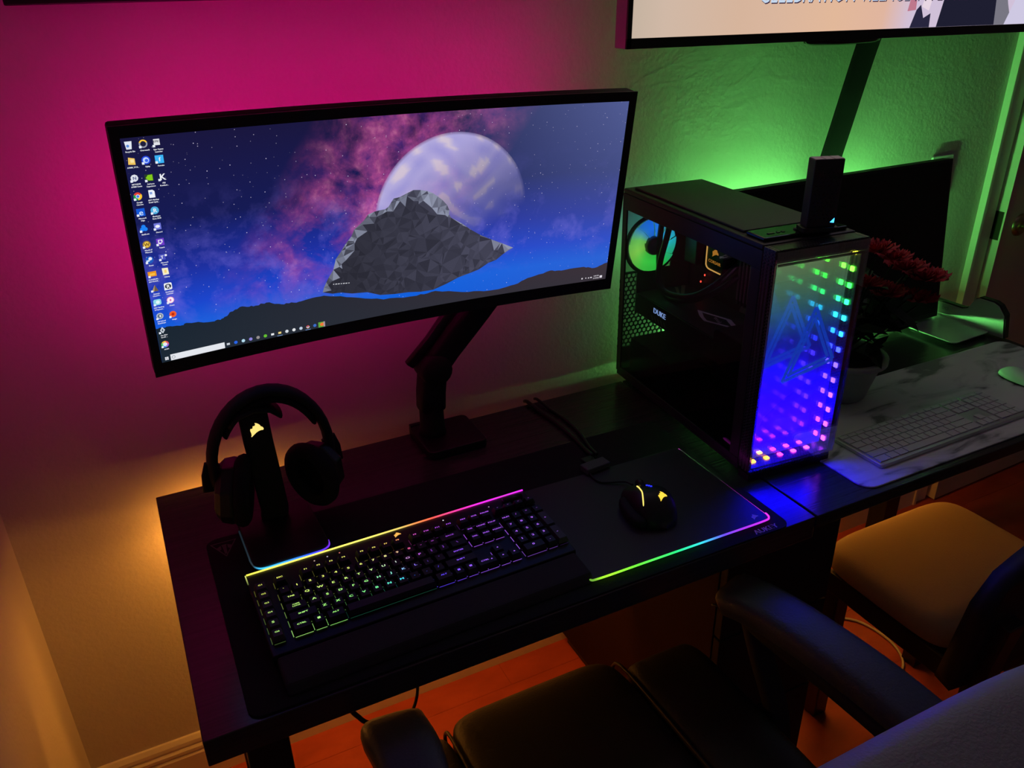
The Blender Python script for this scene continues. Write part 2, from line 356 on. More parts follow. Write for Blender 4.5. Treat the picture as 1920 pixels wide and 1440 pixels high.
# ================================================================== TELEVISION and things on the wall
tv = thing('television', 'large wall-mounted television showing a bright peach scene with caption', 'television', (.917, -.06, 1.436), (0, .013, 0))
TW, TH = 1.232, .71
obj('cabinet', MB().box(0, TW, .0048, .040, 0, TH), mat('tv_side', (.30, .29, .29), .35), tv, bevel=.002)
obj('rear_housing', MB().box(.15, TW - .15, .0405, .075, .05, TH - .12), M_BLACK, tv, bevel=.01)
bz = MB(); bz.box(0, .0095, 0, .0045, 0, TH); bz.box(TW - .0095, TW, 0, .0045, 0, TH); bz.box(0, TW, 0, .0045, 0, .0175); bz.box(0, TW, 0, .0045, TH - .0095, TH)
obj('bezel', bz, M_GLOSS, tv)
def tv_col(u, v):
    peach = ramp([(0, lin(196, 178, 160)), (.06, lin(208, 184, 166)), (.2, lin(214, 180, 156)), (.27, lin(218, 182, 158)), (.4, lin(226, 184, 154)), (.55, lin(224, 180, 160)), (.63, lin(220, 184, 178))], u)
    lil = lin(208, 192, 216)
    k = min(1, max(0, (u - .51 - .06 * v) / .07)); c = lerp(peach, lil, k)
    k2 = min(1, max(0, (v - .35) / .4)); return lerp(c, lerp(c, lin(170, 186, 224), .75), k2)
g = MB(); NX, NZ = 70, 24
for j in range(NZ + 1):
    for i in range(NX + 1):
        u, v = i / NX, j / NZ; g.v.append((.0095 + u * (TW - .019), .0038, .0175 + v * (TH - .027))); g.c.append(tv_col(u, v))
g.f = [(j * (NX + 1) + i, j * (NX + 1) + i + 1, (j + 1) * (NX + 1) + i + 1, (j + 1) * (NX + 1) + i) for j in range(NZ) for i in range(NX)]
tvs = obj('screen', g, glow_vc('tv_light', 1.0), tv, vc=True)
pic = MB(); fy = lambda y: (lambda a, b: (a, y, b))
def poly(mb, pts, y, col): mb.add([(a, y, b) for a, b in pts], [tuple(range(len(pts)))], [col] * len(pts))
poly(pic, [(.797, .0176), (.986, .0176), (.965, .14), (.90, .30), (.84, .26), (.81, .09)], .0034, lin(30, 30, 48))
poly(pic, [(.986, .0176), (1.045, .0176), (1.02, .06), (.99, .12), (.966, .13)], .0033, lin(120, 118, 130))
poly(pic, [(1.02, .0176), (1.222, .0176), (1.222, .2), (1.10, .16), (1.045, .075)], .0032, lin(206, 200, 226))
poly(pic, [(.715, .0176), (.775, .0176), (.772, .045), (.752, .036), (.738, .062), (.727, .052)], .0031, lin(40, 38, 62))
poly(pic, [(.70, .05), (.725, .052), (.722, .085), (.705, .08)], .0030, lin(190, 120, 140))
poly(pic, [(.742, .058), (.765, .05), (.775, .10), (.752, .11)], .0029, lin(232, 214, 226))
obj('picture', pic, VC1, tvs, vc=True)
cp = MB(); text_into(cp, 'CELEBRATION VILLAGE IN FLORIDA', .6088, .0592, .034, fy(.0024), lin(40, 20, 40), 1.0, .18); cp2 = MB()
W0 = max(p[0] for p in cp.v) - min(p[0] for p in cp.v)
for m_, dx, dz, yy in ((cp, .002, -.002, .0026), (cp2, 0, 0, .0022)):
    m_.v = []; m_.f = []; m_.c = []
    text_into(m_, 'CELEBRATION VILLAGE IN FLORIDA', .6060 + dx, 0.0515 + .0195 + dz, .034, fy(yy), lin(52, 30, 60) if m_ is cp else lin(196, 214, 236), .622 / W0, .18)
obj('caption_shadow', cp, VC1, tvs, vc=True); obj('caption', cp2, VC1, tvs, vc=True)
b = MB().lathe([(0, -.006), (.060, -.006), (.072, -.002), (.074, .004)], 28, Matrix.Translation((.545, .02, -.003)) @ Matrix.Diagonal((1.45, .30, 1, 1)))
obj('sensor_lip', b, M_GLOSS, tv, smooth=True)
obj('wall_bracket', MB().box(.4, .8, .0755, .108, .2, .5), M_METALB, tv)
pn = thing('wall_panel', 'black panel hung high on the wall at the top left corner', 'wall panel', (-.033, .012, 1.531))
obj('backing', MB().box(.006, .80, .008, .036, .006, .44), M_BLACK2, pn)
fr = MB(); fr.box(0, .806, 0, .02, 0, .02); fr.box(0, .806, 0, .02, .426, .446); fr.box(0, .02, 0, .02, .02, .426); fr.box(.786, .806, 0, .02, .02, .426)
obj('frame', fr, M_BLACK, pn, bevel=.002)
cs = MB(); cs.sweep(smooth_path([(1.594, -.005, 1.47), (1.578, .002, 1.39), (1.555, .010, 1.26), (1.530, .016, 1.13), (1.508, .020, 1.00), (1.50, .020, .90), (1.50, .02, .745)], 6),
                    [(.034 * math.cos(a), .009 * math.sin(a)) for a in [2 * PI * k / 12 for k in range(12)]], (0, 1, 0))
tag(obj('shadow_strip', cs, M_CLOTH, smooth=True), 'black strip built in place of a shadow band on the wall, from the television down behind the dark screen', 'shadow strip')  # solid dark strip stands in for a shadow on the wall

# ================================================================== WIDE CURVED MONITOR
MQ = (Matrix.Rotation(.0484, 4, 'Z') @ Matrix.Rotation(.1272, 4, 'X') @ Matrix.Rotation(.0214, 4, 'Y'))
mon = thing('curved_monitor', 'wide curved monitor lit with a starry purple and blue desktop picture', 'monitor', (.4551, -.1486, 1.2105), MQ.to_euler())
HW, HH, SAG = .4075, .1816, .0208
SX0, SX1, SZ0, SZ1 = -.3953, .3935, -.1595, .1662
cv = lambda x: -SAG * (x / HW) ** 2
def curved(x0, x1, z0, z1, y0, y1, n=28):
    m = MB(); m.v = [(x0 + (x1 - x0) * i / n, cv(x0 + (x1 - x0) * i / n) + yy, z) for i in range(n + 1) for yy in (y0, y1) for z in (z0, z1)]
    m.c = [(1, 1, 1)] * len(m.v)
    for i in range(n):
        a = 4 * i; b = a + 4; m.f += [(a, b, b + 1, a + 1), (a + 2, a + 3, b + 3, b + 2), (a, a + 2, b + 2, b), (a + 1, b + 1, b + 3, a + 3)]
    e = 4 * n; m.f += [(0, 1, 3, 2), (e, e + 2, e + 3, e + 1)]; return m
obj('housing', curved(-HW, HW, -HH, HH, .0035, .030), M_BLACK2, mon, bevel=.004)
for a in ((-HW, SX0, -HH, HH), (SX1, HW, -HH, HH), (SX0, SX1, SZ1, HH), (SX0, SX1, -HH, SZ0)):
    obj('bezel', curved(*a, -.001, .0033, 28 if a[1] - a[0] > .1 else 2), M_BLACK, mon)
obj('rear_bulge', MB().sell(.16, .03, .10, .5, .5, M=Matrix.Translation((0, .045, 0))), M_BLACK2, mon, smooth=True)
obj('mount_plate', MB().box(-.05, .05, .068, .082, -.05, .05), M_METALB, mon, bevel=.003)
def nebula():
    m = bpy.data.materials.new('starry_wallpaper'); m.use_nodes = True; nt = m.node_tree; nt.nodes.clear(); L = nt.links.new
    N = lambda t, **k: [nt.nodes.new('ShaderNode' + t)] and nt.nodes[-1]
    uv = N('UVMap'); uv.uv_map = 'UV'
    sep = N('SeparateXYZ'); L(uv.outputs[0], sep.inputs[0])
    asp = N('Mapping'); asp.inputs['Scale'].default_value = (2.42, 1, 1); L(uv.outputs[0], asp.inputs[0])
    def rampn(src, stops):
        r = N('ValToRGB'); e = r.color_ramp.elements
        while len(e) < len(stops): e.new(.5)
        for q, (p, c) in zip(e, stops): q.position = p; q.color = (*c, 1)
        L(src, r.inputs[0]); return r.outputs[0]
    def math_(op, a, b=None):
        q = N('Math'); q.operation = op
        for i, s in enumerate((a, b)):
            if s is None: continue
            if isinstance(s, (int, float)): q.inputs[i].default_value = s
            else: L(s, q.inputs[i])
        return q.outputs[0]
    def noise(sc, det=6, dist=0, off=0):
        mp = N('Mapping'); mp.inputs['Location'].default_value = (off, off * .7, off); L(asp.outputs[0], mp.inputs[0])
        q = N('TexNoise'); q.inputs['Scale'].default_value = sc; q.inputs['Detail'].default_value = det; q.inputs['Distortion'].default_value = dist; q.inputs['Roughness'].default_value = .62
        L(mp.outputs[0], q.inputs['Vector']); return q.outputs[0]
    def mixc(f, a, b, mode='MIX'):
        q = N('Mix'); q.data_type = 'RGBA'; q.blend_type = mode
        if isinstance(f, (int, float)): q.inputs[0].default_value = f
        else: L(f, q.inputs[0])
        for i, s in ((6, a), (7, b)):
            if isinstance(s, tuple): q.inputs[i].default_value = (*s, 1)
            else: L(s, q.inputs[i])
        return q.outputs[2]
    V = sep.outputs[1]; U = sep.outputs[0]
    base = rampn(V, [(0, lin(16, 92, 215)), (.14, lin(20, 98, 222)), (.26, lin(28, 70, 205)), (.42, lin(30, 48, 160)), (.65, lin(22, 27, 84)), (1, lin(26, 23, 62))])
    # pink cloud: strongest in a band leaning from lower left to upper centre
    band = math_('ADD', math_('MULTIPLY', V, .30), .255); du = math_('ABSOLUTE', math_('SUBTRACT', U, band))
    msk = rampn(du, [(0, (1, 1, 1)), (.12, (.72, .72, .72)), (.24, (0, 0, 0))])
    n1 = noise(4.2, 8, .4, 3.1); cl = rampn(n1, [(.36, (0, 0, 0)), (.58, (1, 1, 1))])
    vm = rampn(V, [(.10, (0, 0, 0)), (.32, (.55, .55, .55)), (.6, (1, 1, 1)), (1, (.9, .9, .9))])
    f1 = math_('MULTIPLY', math_('MULTIPLY', msk, cl), vm)
    pink = rampn(noise(9, 5, .2, 8), [(.35, lin(86, 42, 120)), (.55, lin(168, 72, 140)), (.7, lin(216, 120, 168))])
    c1 = mixc(f1, base, pink)
    # paler veil in the lower left and greyish-blue screen glare painted in on the right
    veil = math_('MULTIPLY', rampn(noise(5.5, 7, .3, 21), [(.50, (0, 0, 0)), (.74, (.7, .7, .7))]), rampn(V, [(.12, (0, 0, 0)), (.3, (.9, .9, .9)), (.6, (.3, .3, .3)), (.8, (0, 0, 0))]))
    c2 = mixc(veil, c1, lin(120, 112, 226))
    rt = math_('MULTIPLY', rampn(U, [(.55, (0, 0, 0)), (1, (.75, .75, .75))]), rampn(V, [(.2, (.25, .25, .25)), (1, (1, 1, 1))]))
    c3 = mixc(rt, c2, lin(92, 104, 164))
    st = N('TexVoronoi'); st.feature = 'F1'; st.inputs['Scale'].default_value = 52; L(asp.outputs[0], st.inputs['Vector'])
    sd = rampn(st.outputs['Distance'], [(0, (1, 1, 1)), (.06, (.9, .9, .9)), (.12, (0, 0, 0))])
    rnd = N('SeparateColor'); L(st.outputs['Color'], rnd.inputs[0]); rb = rampn(rnd.outputs[0], [(.35, (0, 0, 0)), (1, (1, 1, 1))])
    c4 = mixc(math_('MULTIPLY', sd, rb), c3, lin(235, 225, 255))
    e = N('Emission'); o = N('OutputMaterial'); L(c4, e.inputs[0]); e.inputs[1].default_value = 1.0; L(e.outputs[0], o.inputs[0]); return m
ns = 48; scm = MB()
scm.v = [(SX0 + (SX1 - SX0) * i / ns, cv(SX0 + (SX1 - SX0) * i / ns), z) for i in range(ns + 1) for z in (SZ0, SZ1)]; scm.c = [(1, 1, 1)] * len(scm.v)
scm.f = [(2 * i, 2 * i + 2, 2 * i + 3, 2 * i + 1) for i in range(ns)]
scr = obj('screen', scm, nebula(), mon)
uvl = scr.data.uv_layers.new(name='UV')
for lp in scr.data.loops:
    x, y, z = scr.data.vertices[lp.vertex_index].co; uvl.data[lp.index].uv = ((x - SX0) / (SX1 - SX0), (z - SZ0) / (SZ1 - SZ0))
def on(layer): return lambda x, z: (x, cv(x) - .0002 - layer * .00012, z)
def wob(pts, amp, n=5, seed=1, closed=False):
    rnd = random.Random(seed); out = []
    for a, b in zip(pts, pts[1:] + (pts[:1] if closed else [])):
        for k in range(n):
            t = k / n; out.append((a[0] + (b[0] - a[0]) * t + (rnd.uniform(-amp, amp) if k else 0), a[1] + (b[1] - a[1]) * t + (rnd.uniform(-amp, amp) if k else 0)))
    return out + ([] if closed else [pts[-1]])
# picture: a pale planet, a dark rock and the hills
pl = MB(); PR = .134; PC = (.0790, .0000); f_ = on(1); NR, NA = 26, 72
for j in range(NR + 1):
    for k in range(NA):
        r = PR * j / NR; a = 2 * PI * k / NA; x, z = r * math.cos(a), r * math.sin(a); d = (-x * .55 + z * .83) / PR
        nn = math.sin(x * 95 + 3 * math.sin(z * 60)) * .5 + math.sin(z * 140 + 4 * math.sin(x * 45)) * .5
        c_ = lerp(lin(112, 112, 205), lin(196, 186, 226), min(1, max(0, .5 + .22 * nn + .22 * d)))
        if nn > .55: c_ = lerp(c_, lin(226, 208, 206), .55)
        al = min(1, max(0, .42 + .85 * d)) * (1 if j < NR else .25) * (.8 + .2 * (j / NR))
        pl.v.append(f_(PC[0] + x, PC[1] + z)); pl.c.append((*c_, al))
pl.f = [(j * NA + k, j * NA + (k + 1) % NA, (j + 1) * NA + (k + 1) % NA, (j + 1) * NA + k) for j in range(1, NR) for k in range(NA)] + [(0, NA + (k + 1) % NA, NA + k) for k in range(NA)]
obj('planet_picture', pl, VCA, scr, vc=True)
ROCK = [(-.1452, -.0987), (-.1342, -.0751), (-.1112, -.0341), (-.089, -.0024), (-.0656, .0186), (-.0374, .0235), (-.023, .039), (.0102, .0489), (.044, .040), (.0686, .0179),
        (.0767, -.0048), (.1307, -.0414), (.1956, -.073), (.1637, -.0916), (.1136, -.1092), (.0462, -.1292), (-.0234, -.1247), (-.097, -.1099)]
rk = MB(); op = wob(ROCK, .0022, 3, 3, True); f_ = on(2); rnd = random.Random(5)
from mathutils.geometry import delaunay_2d_cdt
inner = [(rnd.uniform(-.14, .19), rnd.uniform(-.125, .045)) for _ in range(520)]
pts_ = [Vector(p) for p in op]; no = len(op)
vv, ee, ff_, *_ = delaunay_2d_cdt(pts_ + [Vector(p) for p in inner], [], [list(range(no - 1, -1, -1))], 1, 1e-6)
for tri in ff_:
    P_ = [vv[i] for i in tri]; mx = sum(p.x for p in P_) / len(P_); mz = sum(p.y for p in P_) / len(P_)
    ridge = ramp([(-.15, (-.10,)), (-.066, (.019,)), (.01, (.049,)), (.07, (.012,)), (.196, (-.073,))], mx)[0] - mz
    base_ = lerp(lin(50, 50, 62), lin(84, 84, 106), max(0, min(1, .3 + 3.0 * mx)))
    if ridge < .014: base_ = lerp(base_, lin(182, 190, 216), rnd.uniform(0, .62) ** 1.2)
    else: base_ = lerp(base_, lin(34, 34, 44), rnd.uniform(0, .7))
    rk.add([f_(p.x, p.y) for p in P_], [tuple(range(len(P_)))], [base_] * len(P_))
obj('rock_picture', rk, VC1, scr, vc=True)
HILL = [(-.3952, -.1036), (-.3807, -.1034), (-.3582, -.1064), (-.3526, -.1043), (-.3137, -.1111), (-.3002, -.1089), (-.2882, -.101), (-.271, -.096), (-.2545, -.0997), (-.2348, -.0976), (-.2123, -.1052),
        (-.1922, -.1067), (-.1742, -.1058), (-.1438, -.1045), (-.0973, -.1165), (-.0434, -.1307), (.0159, -.1348), (.0502, -.1319), (.1129, -.1446), (.1639, -.1487), (.2039, -.1445), (.2363, -.1346),
        (.2736, -.1272), (.2969, -.1304), (.3434, -.1289), (.3665, -.1339), (.3934, -.1262)]
hl = MB(); f_ = on(3); hp = wob(HILL, .0011, 5, 9)
for x, z in hp:
    c_ = lerp(lin(26, 38, 50), lin(60, 50, 58), (x + .39) / .78); hl.v += [f_(x, z), f_(x, SZ0)]; hl.c += [c_, lerp(c_, lin(40, 50, 60), .25)]
hl.f = [(2 * i, 2 * i + 1, 2 * i + 3, 2 * i + 2) for i in range(len(hp) - 1)]
obj('hills_picture', hl, VC1, scr, vc=True)
WHT = lin(238, 240, 248)
def disc2(mb, cx, cz, rx, rz, col, fn, n=18, a0=0, a1=360):
    p = [(cx + rx * math.cos(math.radians(a0 + (a1 - a0) * k / n)), cz + rz * math.sin(math.radians(a0 + (a1 - a0) * k / n))) for k in range(n + (0 if a1 - a0 == 360 else 1))]
    if a1 - a0 != 360: p.append((cx, cz))
    mb.add([fn(*q) for q in p], [tuple(range(len(p)))], [col] * len(p))
def rect2(mb, cx, cz, w, h, col, fn): mb.add([fn(cx + a * w / 2, cz + b_ * h / 2) for a, b_ in ((-1, -1), (1, -1), (1, 1), (-1, 1))], [(0, 1, 2, 3)], [col] * 4)
def poly2(mb, pts, cx, cz, s, col, fn): mb.add([fn(cx + a * s, cz + b_ * s) for a, b_ in pts], [tuple(range(len(pts)))], [col] * len(pts))
IW = .0105
def icon(cx, cz, kind, lines):
    m = MB(); A, B, D = on(4), on(5), on(6); s = IW
    def T(ch, h, col, dx=0, dz=0): text_into(m, ch, cx + dx, cz - h / 2 + dz, h, D, col, bold=.08)
    if kind == 'bin': poly2(m, [(-.42, .45), (-.3, -.5), (.3, -.5), (.42, .45)], cx, cz, s, lin(226, 232, 244), A); disc2(m, cx - .001, cz - .001, .0018, .0018, lin(90, 140, 220), B)
    elif kind == 'ring': disc2(m, cx, cz, s * .5, s * .5, lin(150, 152, 170), A); disc2(m, cx, cz, s * .5, s * .5, lin(250, 200, 60), B, 12, 20, 160); disc2(m, cx, cz, s * .33, s * .33, lin(30, 30, 60), D)
    elif kind == 'epic': rect2(m, cx, cz + .001, s * .72, s * .75, lin(225, 225, 232), A); T('EPIC', .0028, lin(30, 30, 50), 0, .002)
    elif kind == 'folder': poly2(m, [(-.4, -.4), (.42, -.5), (.42, .28), (-.3, .46)], cx, cz, s, lin(240, 196, 96), A); rect2(m, cx + .001, cz, s * .4, s * .4, lin(250, 226, 160), B)
    elif kind == 'swirl': disc2(m, cx, cz, s * .52, s * .52, lin(36, 70, 220), A); disc2(m, cx, cz, s * .36, s * .36, lin(190, 214, 255), B); disc2(m, cx + .0006, cz - .0005, s * .2, s * .2, lin(60, 100, 230), D)
    elif kind == 'sqf': rect2(m, cx, cz, s, s, lin(60, 178, 246), A); T('f', .0055, WHT)
    elif kind == 'gear': disc2(m, cx, cz, s * .45, s * .45, lin(220, 224, 236), A, 9); T('N', .004, lin(40, 50, 120))
    elif kind == 'eye': rect2(m, cx, cz, s, s * .9, lin(40, 60, 40), A); poly2(m, [(-.4, 0), (-.1, .35), (.42, .38), (.42, -.38), (-.1, -.33)], cx, cz, s, lin(130, 200, 30), B)
    elif kind == 'K': T('K', .0085, WHT)
    elif kind == 'chrome':
        for a0, c_ in ((30, lin(225, 66, 52)), (150, lin(40, 160, 80)), (270, lin(250, 200, 50))): disc2(m, cx, cz, s * .5, s * .5, c_, A, 10, a0, a0 + 120)
        disc2(m, cx, cz, s * .24, s * .24, WHT, B); disc2(m, cx, cz, s * .18, s * .18, lin(66, 130, 240), D)
    elif kind == 'doc': poly2(m, [(-.36, -.5), (.36, -.5), (.36, .3), (.14, .5), (-.36, .5)], cx, cz, s, lin(238, 242, 250), A); rect2(m, cx - .001, cz + .001, s * .3, s * .3, lin(130, 160, 220), B)
    elif kind == 'e': rect2(m, cx, cz, s, s, lin(20, 88, 214), A); T('e', .0078, lin(200, 226, 255))
    elif kind == 'rev': disc2(m, cx, cz, s * .5, s * .5, lin(80, 176, 226), A); T('R', .0055, WHT)
    elif kind == 'net':
        for k in range(3): disc2(m, cx + .0024 * math.cos(k * 2.1 + 1.57), cz + .0024 * math.sin(k * 2.1 + 1.57), s * .26, s * .26, lin(30, 130, 246), A)
    elif kind == 'disc': rect2(m, cx, cz, s * .85, s * .85, lin(114, 120, 220), A); disc2(m, cx, cz, s * .28, s * .2, WHT, B)
    elif kind == 'W': disc2(m, cx, cz, s * .5, s * .5, lin(150, 120, 50), A); disc2(m, cx, cz, s * .38, s * .38, lin(236, 196, 80), B); T('W', .0045, lin(90, 60, 20))
    elif kind == 'tw': rect2(m, cx, cz, s * .95, s * .95, lin(110, 60, 200), A); poly2(m, [(-.26, -.2), (0, -.32), (.28, -.05), (.28, .3), (-.26, .3)], cx, cz, s, WHT, B); rect2(m, cx, cz + .0006, s * .3, s * .3, lin(110, 60, 200), D)
    elif kind == 'steam': disc2(m, cx, cz, s * .5, s * .5, lin(30, 90, 190), A); disc2(m, cx + .0012, cz + .0016, s * .22, s * .22, WHT, B); poly2(m, [(-.45, -.05), (.0, .05), (.0, -.2), (-.4, -.25)], cx, cz, s, lin(210, 230, 250), B)
    elif kind == 'T': rect2(m, cx - .001, cz, s * .8, s * .8, lin(78, 84, 190), A); T('T', .0045, WHT, -.0012); disc2(m, cx + .004, cz + .002, .0016, .0016, WHT, B)
    elif kind == 'pubg': rect2(m, cx, cz, s * 1.05, s * .7, lin(236, 150, 30), A); rect2(m, cx, cz - .0006, s * .7, s * .3, lin(250, 190, 70), B)
    elif kind == 'note': poly2(m, [(-.35, -.5), (.4, -.45), (.36, .45), (-.4, .5)], cx, cz, s, lin(244, 238, 206), A); rect2(m, cx, cz, s * .3, s * .45, lin(246, 210, 120), B)
    elif kind == 'tri': poly2(m, [(-.42, -.42), (.42, -.42), (.05, .5)], cx, cz, s, lin(176, 150, 110), A); poly2(m, [(-.1, -.42), (.42, -.42), (.05, .5)], cx, cz, s, lin(112, 92, 70), B)
    elif kind == 'R': m.add([A(*p) for p in rrect(cx - s * .5, cx + s * .5, cz - s * .5, cz + s * .5, .0018, 3)], [tuple(range(16))], [lin(238, 240, 244)] * 16); disc2(m, cx, cz, s * .4, s * .36, lin(50, 56, 66), B); T('R', .0052, WHT)
    elif kind == 'bank': m.add([A(*p) for p in rrect(cx - s * .5, cx + s * .5, cz - s * .42, cz + s * .42, .0024, 3)], [tuple(range(16))], [lin(140, 216, 232)] * 16); disc2(m, cx + .0006, cz, s * .25, s * .25, lin(224, 246, 250), B)
    elif kind == 'tune': disc2(m, cx, cz, s * .48, s * .48, lin(240, 160, 200), A); disc2(m, cx, cz, s * .4, s * .4, lin(250, 240, 248), B); disc2(m, cx, cz, s * .12, s * .18, lin(220, 110, 180), D)
    elif kind == 'osr': disc2(m, cx, cz, s * .46, s * .46, lin(176, 186, 200), A); disc2(m, cx, cz, s * .3, s * .3, lin(84, 104, 130), B); disc2(m, cx + .0005, cz, s * .12, s * .2, lin(220, 222, 230), D)
    elif kind == 'orig': disc2(m, cx, cz, s * .46, s * .46, lin(240, 94, 40), A); disc2(m, cx, cz, s * .2, s * .2, lin(190, 40, 20), B)
    elif kind == 'dia': poly2(m, [(-.32, 0), (0, -.5), (.32, 0), (0, .5)], cx, cz, s, lin(206, 214, 224), A); poly2(m, [(-.14, 0), (0, -.24), (.14, 0), (0, .24)], cx, cz, s, lin(90, 100, 112), B)
    elif kind == 'aura':
        for k, c_ in enumerate((lin(236, 90, 90), lin(240, 190, 70), lin(90, 200, 110), lin(80, 150, 240), lin(160, 100, 220))): disc2(m, cx, cz, s * .5, s * .5, c_, A, 6, k * 72, k * 72 + 72)
        disc2(m, cx, cz, s * .28, s * .28, lin(230, 234, 244), B)
    if kind not in ('bin', 'folder', 'doc', 'note'): rect2(m, cx - s * .38, cz - s * .36, .0030, .0030, lin(232, 238, 250), D)
    for k, ln in enumerate(lines): text_into(m, ln, cx + .0008, cz - .0091 - .0031 * k, .0019, D, WHT, .92, bold=.10)
    obj('desktop_icon', m, VC1, scr, vc=True)
C1X, C2X, C3X = -.3868, -.3692, -.3528
for x, z, k, ln in ((C1X, .1570, 'bin', ['Recycle Bin']), (C1X, .1368, 'folder', ['A7000_V1.0...']), (C1X, .1146, 'gear', ['NETGEAR', 'A7000 Genie']), (C1X, .0904, 'chrome', ['Google', 'Chrome']),
    (C1X, .0686, 'e', ['Microsoft', 'Edge']), (C1X, .0462, 'net', ['Battle.net']), (C1X, .0234, 'W', ['World of', 'Warcraft']), (C1X, .0010, 'steam', ['Steam']), (C1X, -.0198, 'pubg', ['PLAYERUN...', 'BATTLEGR...']),
    (C1X, -.0417, 'tri', ['Amazon', 'Cloud D...']), (C1X, -.0630, 'bank', ['ESET Banking', '& Payment...']), (C1X, -.0848, 'osr', ['Old School', 'RuneScape']), (C1X, -.1075, 'dia', ['The Elder', 'Scrolls ...']), (C1X, -.1305, 'aura', ['AURA']),
    (C2X, .1570, 'ring', ['Overwatch']), (C2X, .1360, 'swirl', ['Uplay']), (C2X, .1129, 'eye', ['GeForce', 'Experience']), (C2X, .0914, 'doc', ['ADT Markup', 'Draft Upda...']), (C2X, .0687, 'rev', ['Bluebeam', 'Revu 2018']),
    (C2X, .0463, 'disc', ['Discord']), (C2X, .0240, 'tw', ['Twitch']), (C2X, .0020, 'T', ['Microsoft', 'Teams']), (C2X, -.0194, 'note', ['Udemy']), (C2X, -.0422, 'R', ['RuneScape', 'Launcher']), (C2X, -.0636, 'tune', ['iTunes']), (C2X, -.0859, 'orig', ['Origin']),
    (C3X, .1565, 'epic', ['Epic Games', 'Launcher']), (C3X, .1353, 'sqf', ['Fortnite']), (C3X, .1121, 'K', ['MSI', 'Kombust...'])):
    icon(x, z, k, ln)
tb = MB(); A, B, D = on(4), on(5), on(6)
tb.add([A(-.3826, -.1491), A(-.3826, -.1590), A(-.3039, -.1590), A(-.3039, -.1491)], [(0, 1, 2, 3)], [lin(228, 231, 238)] * 4)
disc2(tb, -.3785, -.1541, .0026, .0026, lin(150, 154, 164), B); disc2(tb, -.3785, -.1541, .0018, .0018, lin(226, 230, 236), D)
text_into(tb, 'Type here to search', -.3520, -.1556, .0026, B, lin(186, 190, 198))
for a, b_ in ((-.0012, -.0012), (.0012, -.0012), (-.0012, .0012), (.0012, .0012)): rect2(tb, -.3880 + a * 1.1, -.1541 + b_ * 1.1, .0022, .0022, WHT, A)
tcols = [lin(200, 206, 216), lin(40, 100, 230), lin(180, 220, 240), lin(140, 130, 220), lin(150, 144, 144), lin(100, 190, 50), lin(236, 238, 242), lin(236, 210, 130), lin(214, 220, 228), lin(228, 230, 234), lin(190, 206, 226), lin(236, 200, 170), lin(60, 110, 200)]
for k, c_ in enumerate(tcols):
    x = -.2985 + k * (.1366 / 12)
    if k in (0, 6, 7): rect2(tb, x, -.1535, .0046, .0034, c_, A)
    else: disc2(tb, x, -.1535, .0027, .0027, c_, A, 12)
    if k in (7, 11): rect2(tb, x, -.1583, .0085, .0008, lin(130, 170, 230), A)
disc2(tb, -.1734, -.1535, .0027, .0027, lin(214, 70, 60), B, 8, 20, 160); disc2(tb, -.1734, -.1535, .0011, .0011, lin(70, 130, 230), D)
rect2(tb, -.1505, -.1542, .0110, .0092, lin(96, 168, 60), A); disc2(tb, -.1500, -.1540, .0032, .0030, lin(240, 120, 60), B); rect2(tb, -.1463, -.1542, .0026, .0092, lin(170, 150, 160), B)
for x, z, w, h in ((.3429, -.1528, .0026, .0028), (.3508, -.1527, .0022, .0018), (.3566, -.1530, .0024, .0020), (.3618, -.1527, .0034, .0022), (.3828, -.1534, .0052, .0048)): rect2(tb, x, z, w, h, lin(226, 220, 230), A)
text_into(tb, '4:58 PM', .3725, -.1518, .0024, A, lin(214, 208, 218), bold=.08); text_into(tb, '5/14/2020', .3725, -.1563, .0024, A, lin(214, 208, 218), .9, bold=.08)
for k in range(7): rect2(tb, -.1268 + k * .0042, -.0880 - k * .0004, .0030 if k % 3 else .0018, .0013, lin(214, 216, 224), A)
obj('taskbar', tb, VC1, scr, vc=True)
ms = MB()
ms.box(-.36, .36, .034, .038, .150, .160); ms.box(-.385, -.372, .020, .024, -.15, .145)
obj('led_strip', ms, glow('magenta_led', *MAGENTA), mon, label='magenta LED strip on the back of the housing')
ms = MB(); ms.box(-.34, .30, .034, .038, -.160, -.152)
obj('led_strip', ms, glow('magenta_led_low', MAGENTA[0], MAGENTA[1] * .40), mon)

# monitor arm clamped to the rear edge of the desk
arm = thing('monitor_arm', 'black jointed arm clamped to the desk, holding the wide curved monitor', 'monitor arm', (.51, -.045, .74))
SEC = lambda w, h: [(w * math.copysign(abs(math.cos(a)) ** .5, math.cos(a)), h * math.copysign(abs(math.sin(a)) ** .5, math.sin(a))) for a in [2 * PI * k / 16 + .05 for k in range(16)]]
obj('clamp_plate', MB().prism(rrect(-.035, .085, -.075, .040, .012), 0.0005, .018), M_METALB, arm, bevel=.002)
obj('clamp_bracket', MB().box(-.03, .03, .0455, .055, -.07, .016), M_METALB, arm)
obj('post', MB().lathe([(.0, .018), (.027, .018), (.024, .03), (.023, .085), (.025, .09), (0, .09)], 20), M_BLACK2, arm, smooth=True)
obj('lower_link', MB().sweep([(0, 0, .075), (.0, -.005, .11), (.004, -.008, .15), (.018, -.01, .185)], SEC(.026, .022), (0, 1, 0)), M_BLACK2, arm, smooth=True)
obj('upper_link', MB().sweep([(-.002, -.012, .155), (.03, -.02, .20), (.09, -.03, .27), (.135, -.036, .325), (.17, -.04, .37)], SEC(.027, .020), (0, 1, 0)), M_BLACK2, arm, smooth=True)
